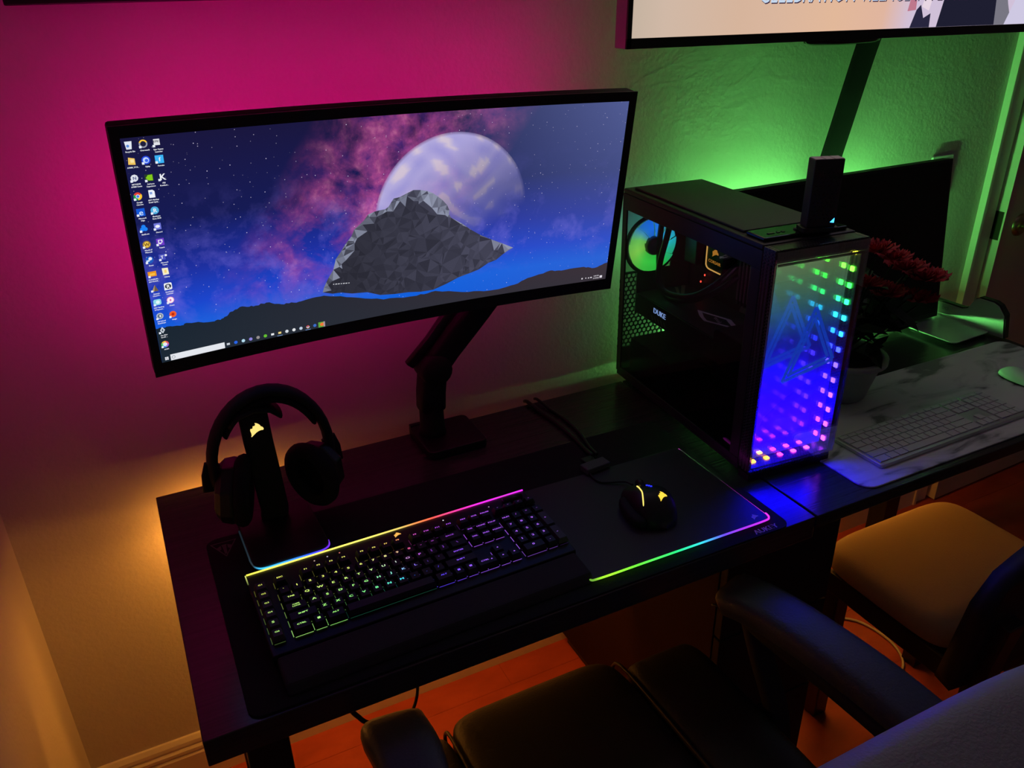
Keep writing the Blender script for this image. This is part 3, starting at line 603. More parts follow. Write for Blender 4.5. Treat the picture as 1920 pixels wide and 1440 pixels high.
obj('cable_cover', MB().sweep([(-.04, -.008, .175), (.0, -.016, .22), (.05, -.024, .285), (.085, -.03, .335), (.11, -.033, .37)], SEC(.009, .008), (0, 1, 0)), M_BLACK, arm, smooth=True)
obj('elbow', MB().lathe([(0, -.03), (.028, -.03), (.031, -.02), (.031, .02), (.028, .03), (0, .03)], 20, Matrix.Translation((.004, -.012, .165)) @ Matrix.Rotation(PI / 2, 4, 'X')), M_BLACK2, arm, smooth=True)
obj('wrist_joint', MB().sweep([(.165, -.04, .365), (.10, -.022, .43), (.0, -.004, .468), (-.05, .002, .474)], SEC(.02, .02), (0, 1, 0)), M_BLACK2, arm, smooth=True)

# ================================================================== HEADSET ON ITS STAND
hs = thing('headset_stand', 'black headset stand with glowing sail emblem and blue lit base', 'headset stand', (.172, -.203, .7435), (0, 0, .02))
obj('base_plate', MB().prism(rrect(-.057, .062, -.100, .055, .016), 0, .013), M_BLACK, hs, bevel=.002)
def hue_hs(t): return ramp([(0, (.006, .010, .014)), (.30, (.018, .03, .04)), (.42, (.05, .5, .9)), (.52, (.05, .42, .95)), (.66, (.03, .07, .95)), (.84, (.14, .02, .95)), (.94, (.16, .03, .7)), (1, (.06, .01, .3))], t)
pp = [(-.0582, .02, .004), (-.0582, -.05, .004), (-.0585, -.078, .008), (-.054, -.094, .008), (-.042, -.1012, .008), (-.01, -.1012, .008), (.03, -.1012, .008), (.048, -.1005, .008), (.060, -.094, .008), (.0632, -.080, .008)]
obj('led_edge', MB().tube(smooth_path(pp, 5), .0013, 6, colf=hue_hs), glow_vc('stand_led', 1.5), hs, vc=True, smooth=True)
obj('column', MB().sweep([(.002, .022, .012), (.004, .020, .03), (.0, .016, .10), (-.004, .014, .16), (-.006, .013, .215)], [(-.022, -.007), (.022, -.007), (.022, .007), (-.022, .007)], (0, 1, 0)), M_BLACK2, hs, bevel=.003)
obj('cradle', MB().sweep([(-.045, .013, .208), (-.03, .013, .222), (-.006, .013, .228), (.018, .013, .222), (.033, .013, .208)], [(.028 * math.cos(a), .006 * math.sin(a)) for a in [2 * PI * k / 12 for k in range(12)]]), M_BLACK2, hs, smooth=True)
em = MB(); sail_into(em, -.004, .188, .0205, .0225, lambda x, z: (x, .0135 - .0075 - (z - .188) * -.008, z), (1, 1, 1))
obj('emblem', em, glow('gold_emblem', (1.0, .72, .20), 1.15), hs, label='glowing gold sail emblem')
hd = thing('headset', 'black over-ear headset hanging on the lit stand', 'headset', (.1870, -.199, .9930), (0, .02, .02))
RA = .090; band = [(RA * 1.02 * math.cos(a), .004, -.012 + .118 * math.sin(a) - .106) for a in [math.radians(d) for d in range(-14, 195, 9)]]
obj('headband', MB().sweep(band, [(.0085 * math.cos(a), .017 * math.sin(a)) for a in [2 * PI * k / 12 for k in range(12)]], (0, 1, 0)), M_BLACK2, hd, smooth=True)
pad_ = [((RA - .0105) * math.cos(a), .004, -.012 + .106 * math.sin(a) - .106) for a in [math.radians(d) for d in range(28, 153, 7)]]
obj('band_padding', MB().sweep(pad_, [(.0075 * math.cos(a), .017 * math.sin(a)) for a in [2 * PI * k / 12 for k in range(12)]], (0, 1, 0),
    [(.6 + .4 * math.sin(PI * min(1, max(0, i / (len(pad_) - 1)))) ** .5, 1) for i in range(len(pad_))]), M_CLOTH, hd, smooth=True)
for sx in (-1, 1):
    Mx = Matrix.Translation((sx * .068, .0, -.158)) @ Matrix.Rotation(sx * -.12, 4, 'Y') @ Matrix.Rotation(sx * (.62 if sx > 0 else .30), 4, 'Z')
    cup = MB(); cup.lathe([(0, .026), (.036, .024), (.046, .014), (.049, 0), (.048, -.006), (0, -.006)], 8, Mx @ Matrix.Rotation(sx * PI / 2, 4, 'Y') @ Matrix.Rotation(PI / 8, 4, 'Z') @ Matrix.Diagonal((1.12, .95, 1, 1)))
    e = obj('ear_cup', cup, M_BLACK, hd, bevel=.003)
    ring = MB(); ring.tube([tuple(Mx @ Vector((-sx * .016, .039 * math.cos(a), .047 * math.sin(a)))) for a in [2 * PI * k / 28 for k in range(29)]], .013, 10, caps=False)
    obj('ear_cushion', ring, M_CLOTH, e, smooth=True)
    obj('yoke', MB().sweep([(sx * .091, .004, -.105), (sx * .098, .004, -.125), (sx * .100, .003, -.15)], SEC(.012, .005), (0, 1, 0)), M_BLACK2, hd, smooth=True)

# ================================================================== MATS ON THE LEFT DESK
dm = thing('desk_pad', 'long black cloth desk pad under the keyboard and gaming mouse mat', 'desk pad', (.492, -.3835, .740), (0, 0, -.006))
obj('cloth', MB().prism(rrect(-.434, .434, -.200, .200, .018), .0004, .0032), M_CLOTH, dm, bevel=.0008)
tx = MB(); text_into(tx, 'AUKEY', .388, -.195, .0105, lambda x, z: (x, z, .0034), bold=.08)
MPRINT = mat('grey_print', (.85, .78, .85), .6)
obj('printed_name', tx, MPRINT, dm)
tl = MB()
def ring2(mb, pts, w, z):
    n = len(pts); c0 = (sum(p[0] for p in pts) / n, sum(p[1] for p in pts) / n)
    ins = [(c0[0] + (p[0] - c0[0]) * w, c0[1] + (p[1] - c0[1]) * w) for p in pts]
    mb.add([(x, y, z) for x, y in pts] + [(x, y, z) for x, y in ins], [(i, (i + 1) % n, n + (i + 1) % n, n + i) for i in range(n)])
ring2(tl, [(-.428, .186), (-.408, .144), (-.387, .186)], .86, .0034)
tl.add([(x - .4075, y + .168, .0034) for x, y in ((-.0028, .002), (-.0018, -.016), (.0018, -.016), (.0028, .002), (.004, .010), (-.004, .010))], [(0, 1, 2, 3, 4, 5)])
for s in (-1, 1): tl.add([(s * x - .4075, y + .168, .0034) for x, y in ((.005, .009), (.012, .004), (.008, -.004), (.005, -.001))], [(0, 1, 2, 3)])
obj('printed_triangle', tl, mat('dim_print', (.12, .09, .11), .7), dm)
MA = -.011
mm = thing('mouse_mat', 'rigid black gaming mouse mat with rainbow lit edge', 'mouse mat', (.5538, -.5596, .7436), (0, 0, MA))
obj('surface', MB().prism(rrect(0.002, .348, .002, .258, .012), 0, .005), mat('mat_surface', (.042, .042, .045), .5, bump=(800, .12)), mm, bevel=.0008)
def hue_mm(t): return ramp([(0, (.05, .12, .02)), (.28, (.12, .30, .03)), (.325, (.35, .85, .03)), (.37, (.12, .80, .04)), (.44, (.02, .72, .16)), (.485, (.03, .65, .55)), (.51, (.05, .35, .85)), (.535, (.10, .06, .9)), (.57, (.30, .03, .85)), (.65, (.62, .02, .85)), (.70, (.62, .03, .75)), (1, (.65, .03, .6))], t)
edge = [(.0004, .255, .0016), (.0004, .13, .0016), (.0, .022, .0040), (.004, .004, .0048), (.02, .0, .0048), (.10, .0, .0048), (.175, .0, .0048), (.25, .0, .0048), (.33, .0, .0048), (.346, .004, .0048), (.3495, .016, .0046), (.3492, .022, .0022), (.3492, .13, .0014), (.3492, .255, .0014)]
obj('led_edge', MB().tube(smooth_path(edge, 8), .0016, 8, colf=hue_mm), glow_vc('mat_led', 1.5), mm, vc=True, smooth=True)
ml = MB(); sail_into(ml, .327, .0165, .013, .013, lambda x, z: (x, z, .0052), (1, 1, 1)); obj('emblem', ml, mat('violet_print', (.9, .6, .95), .5), mm)

# ================================================================== BLACK KEYBOARD
kb = thing('gaming_keyboard', 'black full-size gaming keyboard with green and purple lit keys', 'keyboard', (.0991, -.3373, .7434), (0, 0, .0197))
KT = .030
bs = MB(); bs.add([(0, 0, 0), (.465, 0, 0), (.465, -.171, 0), (0, -.171, 0), (0, 0, .028), (.465, 0, .028), (.465, -.171, .018), (0, -.171, .018)],
    [(0, 1, 2, 3), (4, 7, 6, 5), (0, 4, 5, 1), (1, 5, 6, 2), (2, 6, 7, 3), (3, 7, 4, 0)])
obj('base', bs, mat('brushed_black', (.02, .02, .022), .35, metal=.5), kb, bevel=.0015)
zt = lambda y: .028 + y * (.010 / .171)
def hue_bar(t): return ramp([(0, (.70, .62, .06)), (.08, (.80, .72, .10)), (.40, (.78, .68, .12)), (.52, (.55, .42, .10)), (.57, (.62, .22, .06)), (.64, (.85, .08, .05)), (.74, (.85, .03, .30)), (.86, (.80, .02, .75)), (.92, (.50, .03, .45)), (1, (.70, .02, .90))], t)
obj('light_bar', MB().tube([(.002 + .461 * k / 60, -.0005, .0292) for k in range(61)], .0013, 8, colf=hue_bar), glow_vc('bar_led', 1.7), kb, vc=True, smooth=True)
obj('light_bar_side', MB().tube([(.0005, -.001 - .020 * k / 6, .0290 - .001 * k / 6) for k in range(7)], .0009, 6, colf=lambda t: lerp((.45, .5, .12), (.06, .08, .02), t)), glow_vc('bar_led', 1.7), kb, vc=True)
HUE_T = [(0, (.75, .80, .12)), (.38, (.80, .74, .14)), (.46, (.85, .50, .10)), (.50, (.85, .10, .10)), (.55, (.62, .08, .55)), (.64, (.42, .07, .80)), (1, (.34, .10, .75))]
HUE_L = [(0, (.50, .85, .22)), (.22, (.30, .85, .18)), (.34, (.16, .85, .24)), (.42, (.06, .72, .72)), (.47, (.05, .16, .9)), (.56, (.12, .05, .9)), (.70, (.30, .10, .85)), (1, (.34, .12, .75))]
def keycol(x, y):
    t = x / .465; k = min(1, max(0, (-y - .055) / .06)); return lerp(ramp(HUE_T, t), ramp(HUE_L, t), k)
KCAP = {}; bl = MB()
U = .01905
MKEY = mat('keycap_black', (.011, .011, .012), .42); KEM = glow_vc('legend_light', 1.45)
def keycap(x0, y0, wu, hu, leg, grey=False, dim=1.0, under=1.0):
    """x0,y0 = left/back corner of the key cell"""
    w, h = wu * U, hu * U; key = (round(w, 4), round(h, 4), grey)
    if key not in KCAP:
        m = MB(); a, b_ = w / 2 - .0006, h / 2 - .0006; a2, b2 = a - .0028, b_ - .0026
        m.add([(-a, -b_, 0), (a, -b_, 0), (a, b_, 0), (-a, b_, 0), (-a2, -b2 + .0006, .0078), (a2, -b2 + .0006, .0078), (a2, b2 + .0012, .0078), (-a2, b2 + .0012, .0078)],
            [(0, 3, 2, 1), (4, 5, 6, 7), (0, 1, 5, 4), (1, 2, 6, 5), (2, 3, 7, 6), (3, 0, 4, 7)])
        me = bpy.data.meshes.new('keycap'); me.from_pydata(m.v, [], m.f); me.materials.append(mat('keycap_grey', (.06, .06, .062), .45) if grey else MKEY); KCAP[key] = me
    cx, cy = x0 + w / 2, y0 - h / 2
    o = bpy.data.objects.new('keycap', KCAP[key]); link(o, kb, (cx, cy, zt(cy) + .0035), (.058, 0, 0))
    c_ = tuple(q * dim for q in keycol(cx, cy))
    if under > 0:
        uc = tuple(q * .30 * under * dim for q in keycol(cx, cy)); z = .0008
        for (ax, ay, bx, by) in ((-w / 2, -h / 2 + .002, -w / 2, h / 2 - .004), (-w / 2 + .002, -h / 2 + .0002, w / 2 - .002, -h / 2 + .0002)):
            ww = .00045
            if abs(ax - bx) < 1e-9: q = [(ax - ww, ay), (ax + ww, ay), (bx + ww, by), (bx - ww, by)]
            else: q = [(ax, ay - ww), (bx, by - ww), (bx, by + ww), (ax, ay + ww)]
            bl.add([(cx + px, cy + py, zt(cy + py) + z) for px, py in q], [(0, 1, 2, 3)], [uc] * 4)
    if leg is None: return
    m = MB(); fl = lambda x, z: (x, z, .0081)
    if leg == 'CAPS LOCK': text_into(m, 'CAPS', 0, .0022, .0022, fl, c_, 1.35, bold=.1); text_into(m, 'LOCK', 0, -.0014, .0022, fl, c_, 1.35, bold=.1)
    elif leg == '': rect = [(-.002, -.0005), (.002, -.0005), (.002, .003), (-.002, .003)]; m.add([fl(*p) for p in rect], [(0, 1, 2, 3)], [c_] * 4)
    elif leg == 'arrow': m.add([fl(-.0015, 0), fl(.0015, 0), fl(0, .0022)], [(0, 1, 2)], [c_] * 3)
    elif len(leg) <= 1: text_into(m, leg, -.0008, .0002, .0038, fl, c_, 1.55, bold=.14)
    else: text_into(m, leg, 0, .0008, .0026, fl, c_, 1.45, bold=.12)
    lg = obj('legend', m, KEM, o, vc=True)
X0 = .0335; YF = -.030; YN = -.0565
for i, g_ in enumerate(['G1', 'G2', 'G3', 'G4', 'S', 'G6']): keycap(.0050, YF - .004 - i * .0198, 1, 1, g_, grey=True, dim=.75, under=.3)
xs = [0] + [2 + i for i in range(4)] + [6.5 + i for i in range(4)] + [11 + i for i in range(4)]
for x, l in zip(xs, KEYROWS['F']): keycap(X0 + x * U, YF, 1, 1, l, under=.25)
x = 0
for l in KEYROWS['N']: wu = 2 if l == 'BACK' else 1; keycap(X0 + x * U, YN, wu, 1, l, under=.45, dim=1 if l not in '`-=BACK' else .6); x += wu
x = 0
for i, l in enumerate(KEYROWS['Q']): wu = 1.5 if i in (0, 13) else 1; keycap(X0 + x * U, YN - U, wu, 1, l, under=.5, dim=1 if len(l) != 1 or l.isalpha() else .35, grey=l == 'W'); x += wu
x = 0
for i, l in enumerate(KEYROWS['A']): wu = 1.75 if i == 0 else 2.25 if i == 12 else 1; keycap(X0 + x * U, YN - 2 * U, wu, 1, l, under=.55, dim=1 if len(l) != 1 or l.isalpha() else .35, grey=l in 'ASD' and len(l) == 1); x += wu
x = 0
for i, l in enumerate(KEYROWS['Z']): wu = 2.25 if i == 0 else 2.75 if i == 11 else 1; keycap(X0 + x * U, YN - 3 * U, wu, 1, l, under=.6, dim=1 if len(l) != 1 or l.isalpha() else .35); x += wu
x = 0
for i, (l, wu) in enumerate(zip(KEYROWS['C'], (1.5, 1, 1.5, 7, 1.5, 1, 1, 1.5))): keycap(X0 + x * U, YN - 4 * U, wu, 1, l if i != 3 else None, under=1.6 if i != 3 else .12, grey=False); x += wu
XN = X0 + 15 * U + .006
for i, l in enumerate(('PRT', 'SCR', 'PAUSE')): keycap(XN + i * U, YF, 1, 1, l, under=.2)
for r, row in enumerate((('INS', 'HOME', 'PGUP'), ('DEL', 'END', 'PGDN'))):
    for i, l in enumerate(row): keycap(XN + i * U, YN - r * U, 1, 1, l, under=2.2, dim=.85)
keycap(XN + U, YN - 3 * U, 1, 1, 'arrow', under=1.6)
for i in range(3): keycap(XN + i * U, YN - 4 * U, 1, 1, 'arrow', under=1.8)
XP = XN + 3 * U + .006
for i in range(4): keycap(XP + i * U, YF, 1, .75, '-', dim=.5, under=0)
for i, l in enumerate(('NUM', '/', '*', '-')): keycap(XP + i * U, YN, 1, 1, l, under=1.2 if i == 0 else .1, dim=.9 if i == 0 else .35)
for r, row in enumerate((('7', '8', '9'), ('4', '5', '6'), ('1', '2', '3'))):
    for i, l in enumerate(row): keycap(XP + i * U, YN - (r + 1) * U, 1, 1, l, under=2.4 if i == 0 else .15, dim=.9)
keycap(XP + 3 * U, YN - U, 1, 2, '+', under=.1, dim=.4, grey=True); keycap(XP + 3 * U, YN - 3 * U, 1, 2, '-', under=.1, dim=.9, grey=True)
keycap(XP, YN - 4 * U, 2, 1, '0', under=1.2, dim=.8); keycap(XP + 2 * U, YN - 4 * U, 1, 1, '.', under=1.4, dim=.5)
obj('backlight', bl, glow_vc('key_backlight', 1.6), kb, vc=True)
e = MB(); sail_into(e, .2330, -.0125, .0115, .0105, lambda x, z: (x, z, zt(z) + .0004), (1, 1, 1)); obj('emblem', e, glow('orange_emblem', (1.0, .50, .10), 1.0), kb, label='glowing orange sail emblem')
ind = MB()
for k, (x, y_, c_) in enumerate(((.100, -.0135, (.5, .36, .3)), (.120, -.0130, (.45, .42, .5)), (.139, -.0130, (.6, .16, .12)), (.311, -.013, (.7, .7, .8)), (.392, -.015, (.4, .25, .4)), (.400, -.0255, (.5, .42, .5)))):
    ind.add([(x + .0012 * math.cos(a), y_ + .0012 * math.sin(a), zt(y_) + .0005) for a in [2 * PI * q / 8 for q in range(8)]], [tuple(range(8))], [tuple(q * .9 for q in c_)] * 8)
obj('indicator_lights', ind, KEM, kb, vc=True)
obj('volume_roller', MB().tube([(.418, -.016, .0295), (.452, -.016, .0295)], .006, 16), M_GUN, kb, smooth=True)
wr = MB(); wr.add([(.004, -.173, 0), (.461, -.173, 0), (.461, -.232, 0), (.004, -.232, 0), (.004, -.173, .018), (.461, -.173, .018), (.461, -.222, .014), (.004, -.222, .014)],
    [(0, 1, 2, 3), (4, 7, 6, 5), (0, 4, 5, 1), (1, 5, 6, 2), (2, 6, 7, 3), (3, 7, 4, 0)])
obj('wrist_rest', wr, mat('wrist_rubber', (.022, .022, .026), .75, bump=(500, .2)), kb, bevel=.004)

# ================================================================== MOUSE, CABLES
mo = thing('gaming_mouse', 'black gaming mouse with yellow light line and emblem on the mouse mat', 'mouse', (.738, -.448, .7488), (0, 0, -.16))
Zs = lambda y: .012 + .029 * math.exp(-((y + .012) / .045) ** 2)
mb = MB(); NL, NS = 22, 24
for i in range(NL + 1):
    t = i / NL; y_ = -.062 + .124 * t; hw = .034 * (1 - abs(2 * t - 1) ** 3.2) ** .5 + .003; zz = max(.010, Zs(y_)) * (1 - abs(2 * t - 1) ** 5) ** .5 + .004
    for k in range(NS + 1):
        a = PI * k / NS; mb.v.append((-hw * math.copysign(abs(math.cos(a)) ** .55, math.cos(a)), y_, zz * abs(math.sin(a)) ** .7)); mb.c.append((1, 1, 1))
mb.f = [(i * (NS + 1) + k, i * (NS + 1) + k + 1, (i + 1) * (NS + 1) + k + 1, (i + 1) * (NS + 1) + k) for i in range(NL) for k in range(NS)]
mb.f += [tuple(k for k in range(NS + 1)), tuple(NL * (NS + 1) + k for k in range(NS, -1, -1)), ]
obj('body', mb, M_BLACK, mo, smooth=True)
obj('thumb_wing', MB().sell(.016, .040, .010, .6, .8, M=Matrix.Translation((-.034, -.012, .0105))), M_BLACK2, mo, smooth=True)
obj('scroll_wheel', MB().lathe([(0, -.004), (.010, -.004), (.011, -.002), (.011, .002), (.010, .004), (0, .004)], 20, Matrix.Translation((.0, .036, .026)) @ Matrix.Rotation(PI / 2, 4, 'Y')), M_GUN, mo, smooth=True)
def mtop(x, y_):
    t = (y_ + .062) / .124; hw = .034 * (1 - abs(2 * t - 1) ** 3.2) ** .5 + .003; zz = max(.010, Zs(y_)) * (1 - abs(2 * t - 1) ** 5) ** .5 + .004
    cs_ = min(.999, (abs(x) / hw)) ** (1 / .55); return (x, y_, zz * (1 - cs_ * cs_) ** .35 + .0008)
obj('light_line', MB().tube(smooth_path([mtop(-.006, .034), mtop(-.011, .018), mtop(-.016, .002), mtop(-.0185, -.010), mtop(-.024, -.026), mtop(-.029, -.046)], 5), .0011, 8), glow('yellow_led', (1.0, .76, .16), 1.3), mo, smooth=True, label='yellow light line')
e = MB(); sail_into(e, .0105, -.026, .0150, .0170, mtop, (1, 1, 1)); obj('emblem', e, glow('yellow_emblem', (1.0, .66, .06), 1.2), mo, label='glowing yellow sail emblem')
for k in range(3):
    q = Vector(mtop(.006 - .0005 * k, .022 - .0085 * k)); obj('indicator_light', MB().box(q.x - .0018, q.x + .0018, q.y - .0012, q.y + .0012, q.z, q.z + .0006), glow('blue_led', (.02, .03, 1.0), 1.6), mo)
obj('cord', MB().tube(smooth_path([(.0, .063, .010), (-.006, .082, .006), (-.030, .093, .0028), (-.046, .102, .0022), (-.052, .125, .003), (-.046, .150, .006), (-.030, .172, .0095)], 6), .0018, 8), M_BLACK, mo, smooth=True)
us = thing('usb_receiver', 'small dark grey USB block at the back of the mouse mat', 'usb block', (.727, -.297, .7436), (0, 0, .10))
obj('housing', MB().box(-.026, .026, -.012, .012, .0055, .017), mat('grey_plastic', (.10, .11, .10), .5), us, bevel=.002)
obj('plug', MB().box(-.011, .011, .0122, .030, .008, .015), M_GUN, us, bevel=.001)
obj('foot', MB().box(-.028, .012, -.015, .010, .0055, .0056 + .0001), M_BLACK, us)
for k, (dx, lb) in enumerate(((0, 'black cable lying beside another across the back of the desk, left one'), (.024, 'black cable lying beside another across the back of the desk, right one'))):
    tag(obj('desk_cable', MB().tube(smooth_path([(.742 + dx, .012, .742), (.742 + dx, -.003, .7465), (.742 + dx + .004, -.05, .7445), (.752 + dx, -.11, .7445), (.753 + dx * .8, -.17, .7445), (.748 + dx * .5, -.222, .747), (.742 + dx * .4, -.262, .754)], 6), .0042 - .001 * k, 8), M_BLACK, smooth=True), lb, 'cable')
tag(obj('hanging_cable', MB().tube(smooth_path([(.17, -.36, .690), (.205, -.385, .52), (.226, -.40, .475), (.244, -.40, .452), (.249, -.40, .425), (.25, -.41, .36)], 6), .0042, 8), M_BLACK, smooth=True), 'thick black cable drooping below the front of the left desk', 'cable')
tag(obj('hanging_cable', MB().tube(smooth_path([(.33, -.36, .694), (.327, -.39, .53), (.324, -.40, .485), (.308, -.40, .442), (.280, -.40, .426), (.252, -.41, .405)], 6), .0028, 8), M_BLACK, smooth=True), 'thin black cable looping below the front of the left desk', 'cable')

# ================================================================== COMPUTER TOWER
pc = thing('computer_tower', 'black computer tower with rainbow infinity-mirror front and glass side', 'computer', (.9457, -.4568, .74), (0, 0, -.0678))
CW, CD, CHH = .188, .478, .430
M_CASE = mat('case_steel', (.028, .028, .030), .42, spec=.4, bump=(300, .05))
obj('bottom_panel', MB().box(.002, CW - .002, .035, CD, .012, .022), M_CASE, pc)
for x in (.02, CW - .05):
    for y_ in (.05, CD - .07): obj('foot', MB().box(x, x + .03, y_, y_ + .03, 0.0003, .012), M_BLACK, pc, bevel=.002)
tp = MB(); tp.box(0, CW, .035, CD, CHH - .012, CHH - .002); obj('top_panel', tp, M_CASE, pc, bevel=.003)
tf = MB(); tf.box(.014, CW - .014, .105, CD - .02, CHH - .0018, CHH + .002); obj('top_filter', tf, mat('filter_mesh', (.07, .07, .07), .6, bump=(700, .5)), pc, bevel=.0015)
io = MB(); io.box(.010, CW - .010, .046, .094, CHH - .0018, CHH + .0045); iob = obj('control_strip', io, M_GLOSS, pc, bevel=.002)
for k, x in enumerate((.030, .048, .058)): obj('port', MB().box(x, x + (.012 if k == 0 else .005), .062, .067, CHH + .0046, CHH + .0054), M_GUN, iob)
obj('power_button', MB().lathe([(0, .002), (.006, .002), (.0065, 0)], 16, Matrix.Translation((.090, .066, CHH + .0046))), M_GUN, iob, smooth=True)
rp = MB(); rp.box(CW - .010, CW - .001, .035, CD, .022, CHH - .012); obj('right_panel', rp, M_CASE, pc)
# rear panel: frame, fan opening, honeycomb vents
rr = MB(); rr.box(.0, CW - .010, CD - .004, CD, .022, .075); rr.box(0, CW - .010, CD - .004, CD, .385, CHH - .012); rr.box(.122, CW - .010, CD - .004, CD, .075, .385); rr.box(0, .122, CD - .004, CD, .243, .2475)
rr.box(0, .004, CD - .004, CD, .075, .385); rr.box(.04, .122, CD - .004, CD, .150, .243)
obj('rear_panel', rr, M_CASE, pc)
hx = MB(); hr = .0056
for (z0, z1, x0, x1) in ((.152, .240, .004, .040), (.078, .148, .004, .120)):
    j = 0; zc = z0
    while zc < z1:
        xc = x0 + (hr if j % 2 else 0)
        while xc < x1:
            o_, i_ = [], []
            for k in range(6):
                a = PI / 6 + k * PI / 3; o_.append((xc + hr * 1.155 * math.cos(a), CD - .003, zc + hr * 1.155 * math.sin(a))); i_.append((xc + hr * .80 * math.cos(a), CD - .003, zc + hr * .80 * math.sin(a)))
            hx.add(o_ + i_, [(k, (k + 1) % 6, 6 + (k + 1) % 6, 6 + k) for k in range(6)]); xc += 2 * hr
        zc += hr * 1.732; j += 1
vent = obj('honeycomb_vent', hx, M_CASE, pc); sm = vent.modifiers.new('solid', 'SOLIDIFY'); sm.thickness = .0012
# left side: opaque band on top, glass below, rear and front stiles
lf = MB(); lf.box(0, .004, .035, CD, .386, CHH - .012); lf.box(0, .004, .462, CD, .022, .386); lf.box(0, .004, .035, CD, .022, .034); lf.box(0, .004, .035, .060, .034, .386)
obj('side_frame', lf, M_CASE, pc, bevel=.001)
obj('side_glass', MB().box(.0012, .0030, .060, .462, .034, .386), glass('smoked_glass', .055, (.62, .62, .66)), pc)
# front frame with woven sides, mirror cavity and LEDs
ff = MB(); ff.box(0, .006, .004, .034, .022, CHH - .004); ff.box(CW - .006, CW, .004, .034, .022, CHH - .004); ff.box(.006, CW - .006, .004, .034, .404, CHH - .004); ff.box(.006, CW - .006, .004, .034, .014, .0275)
obj('front_frame', ff, M_CARBON, pc, bevel=.0012)
obj('front_plinth', MB().box(.004, CW - .004, .006, .034, .0005, .0138), M_BLACK, pc)
obj('frame_side_trim', MB().box(-.0012, -.0001, .010, .030, .05, CHH - .03), M_CARBON, pc)
gl = obj('front_glass', MB().box(.0008, CW - .0008, .0004, .0034, .0235, CHH - .006), glass('half_mirror', .42, (.9, .9, .95), .0), pc)
mk = MB(); mk.box(CW - .0125, CW - .0062, .0036, .0040, .0280, .4035); mk.box(.0062, CW - .0125, .0036, .0040, .399, .4035)
obj('glass_border', mk, M_BLACK, gl)
MY = .0325
def panel_col(v, u=.5):  # wash of LED light over the mirror, painted as its own glow
    c_ = ramp([(0, (.22, .13, .05)), (.04, (.10, .02, 2.0)), (.08, (.13, .004, 40.0)), (.20, (.10, .004, 46.0)), (.30, (.050, .005, 14.0)), (.38, (.022, .008, 2.4)), (.46, (.009, .012, .95)), (.54, (.004, .018, .55)), (.61, (.006, .04, .42)), (.67, (.02, .13, .36)), (.76, (.06, .24, .18)), (.90, (.17, .36, .14)), (1, (.30, .40, .15))], v)
    if v < .12: c_ = lerp(c_, (.07, .005, 3.0), min(1, max(0, (u - .25) * 3)))
    return c_
bp_ = MB(); NV, NU = 40, 10
for j in range(NV + 1):
    for i in range(NU + 1): bp_.v.append((.006 + (CW - .012) * i / NU, MY, .0275 + (.404 - .0275) * j / NV)); bp_.c.append(panel_col(j / NV, i / NU))
bp_.f = [(j * (NU + 1) + i, j * (NU + 1) + i + 1, (j + 1) * (NU + 1) + i + 1, (j + 1) * (NU + 1) + i) for j in range(NV) for i in range(NU)]
def glow_mirror():
    m = bpy.data.materials.new('mirror_painted_glow'); m.use_nodes = True; nt = m.node_tree; nt.nodes.clear()
    a = nt.nodes.new('ShaderNodeVertexColor'); a.layer_name = 'Col'; e = nt.nodes.new('ShaderNodeEmission'); e.inputs[1].default_value = 1.0
    g = nt.nodes.new('ShaderNodeBsdfGlossy'); g.inputs['Roughness'].default_value = 0.0; g.inputs[0].default_value = (.62, .62, .66, 1)
    s = nt.nodes.new('ShaderNodeAddShader'); o = nt.nodes.new('ShaderNodeOutputMaterial')
    nt.links.new(a.outputs[0], e.inputs[0]); nt.links.new(e.outputs[0], s.inputs[0]); nt.links.new(g.outputs[0], s.inputs[1]); nt.links.new(s.outputs[0], o.inputs[0]); return m
obj('mirror_panel', bp_, glow_mirror(), pc, vc=True)
obj('mirror_backing', MB().box(.006, CW - .006, MY + .0004, .0345, .0275, .404), M_BLACK, pc)
def ledcol(v): return ramp([(0, (.5, .03, .8)), (.06, (.35, .03, 1)), (.2, (.14, .03, 1)), (.42, (.06, .03, 1)), (.52, (.01, .03, 1)), (.60, (.01, .16, 1)), (.67, (.01, .60, .8)), (.74, (.012, 1, .14)), (.84, (.02, 1, .02)), (.93, (.10, 1, .02)), (1, (.9, .75, .02))], v)
lm = glow_vc('mirror_led', 30.0)
for k in range(13):
    z = .040 + k * .0297; m = MB(); m.box(CW - .0092, CW - .0062, .0190, .0260, z - .0040, z + .0040, col=ledcol((z - .0275) / .3765)); obj('mirror_led', m, lm, pc, vc=True)
for k in range(5):
    x = .024 + k * .030; m = MB(); m.box(x - .0040, x + .0040, .0190, .0260, .0276, .0302, col=((.9, .36, .02), (.9, .28, .02), (.7, .02, .5), (.6, .03, .8), (.4, .03, .9))[k]); obj('mirror_led', m, lm, pc, vc=True)
for k in range(5):
    x = .024 + k * .030; m = MB(); m.box(x - .0022, x + .0022, .0205, .0245, .4022, .4038, col=((.01, .9, .4), (.01, 1, .1), (.05, 1, .02), (.3, 1, .02), (.9, .8, .02))[k]); obj('mirror_led', m, lm, pc, vc=True)
lg = MB()
def bar2(a, b_, w):
    d = (Vector(b_) - Vector(a)).normalized(); n_ = Vector((-d.y, d.x)) * w
    lg.add([(p[0], .0038, p[1]) for p in (Vector(a) - n_, Vector(b_) - n_, Vector(b_) + n_, Vector(a) + n_)], [(0, 1, 2, 3)])
A_, B_, C_ = (.098, .318), (.047, .190), (.152, .214)
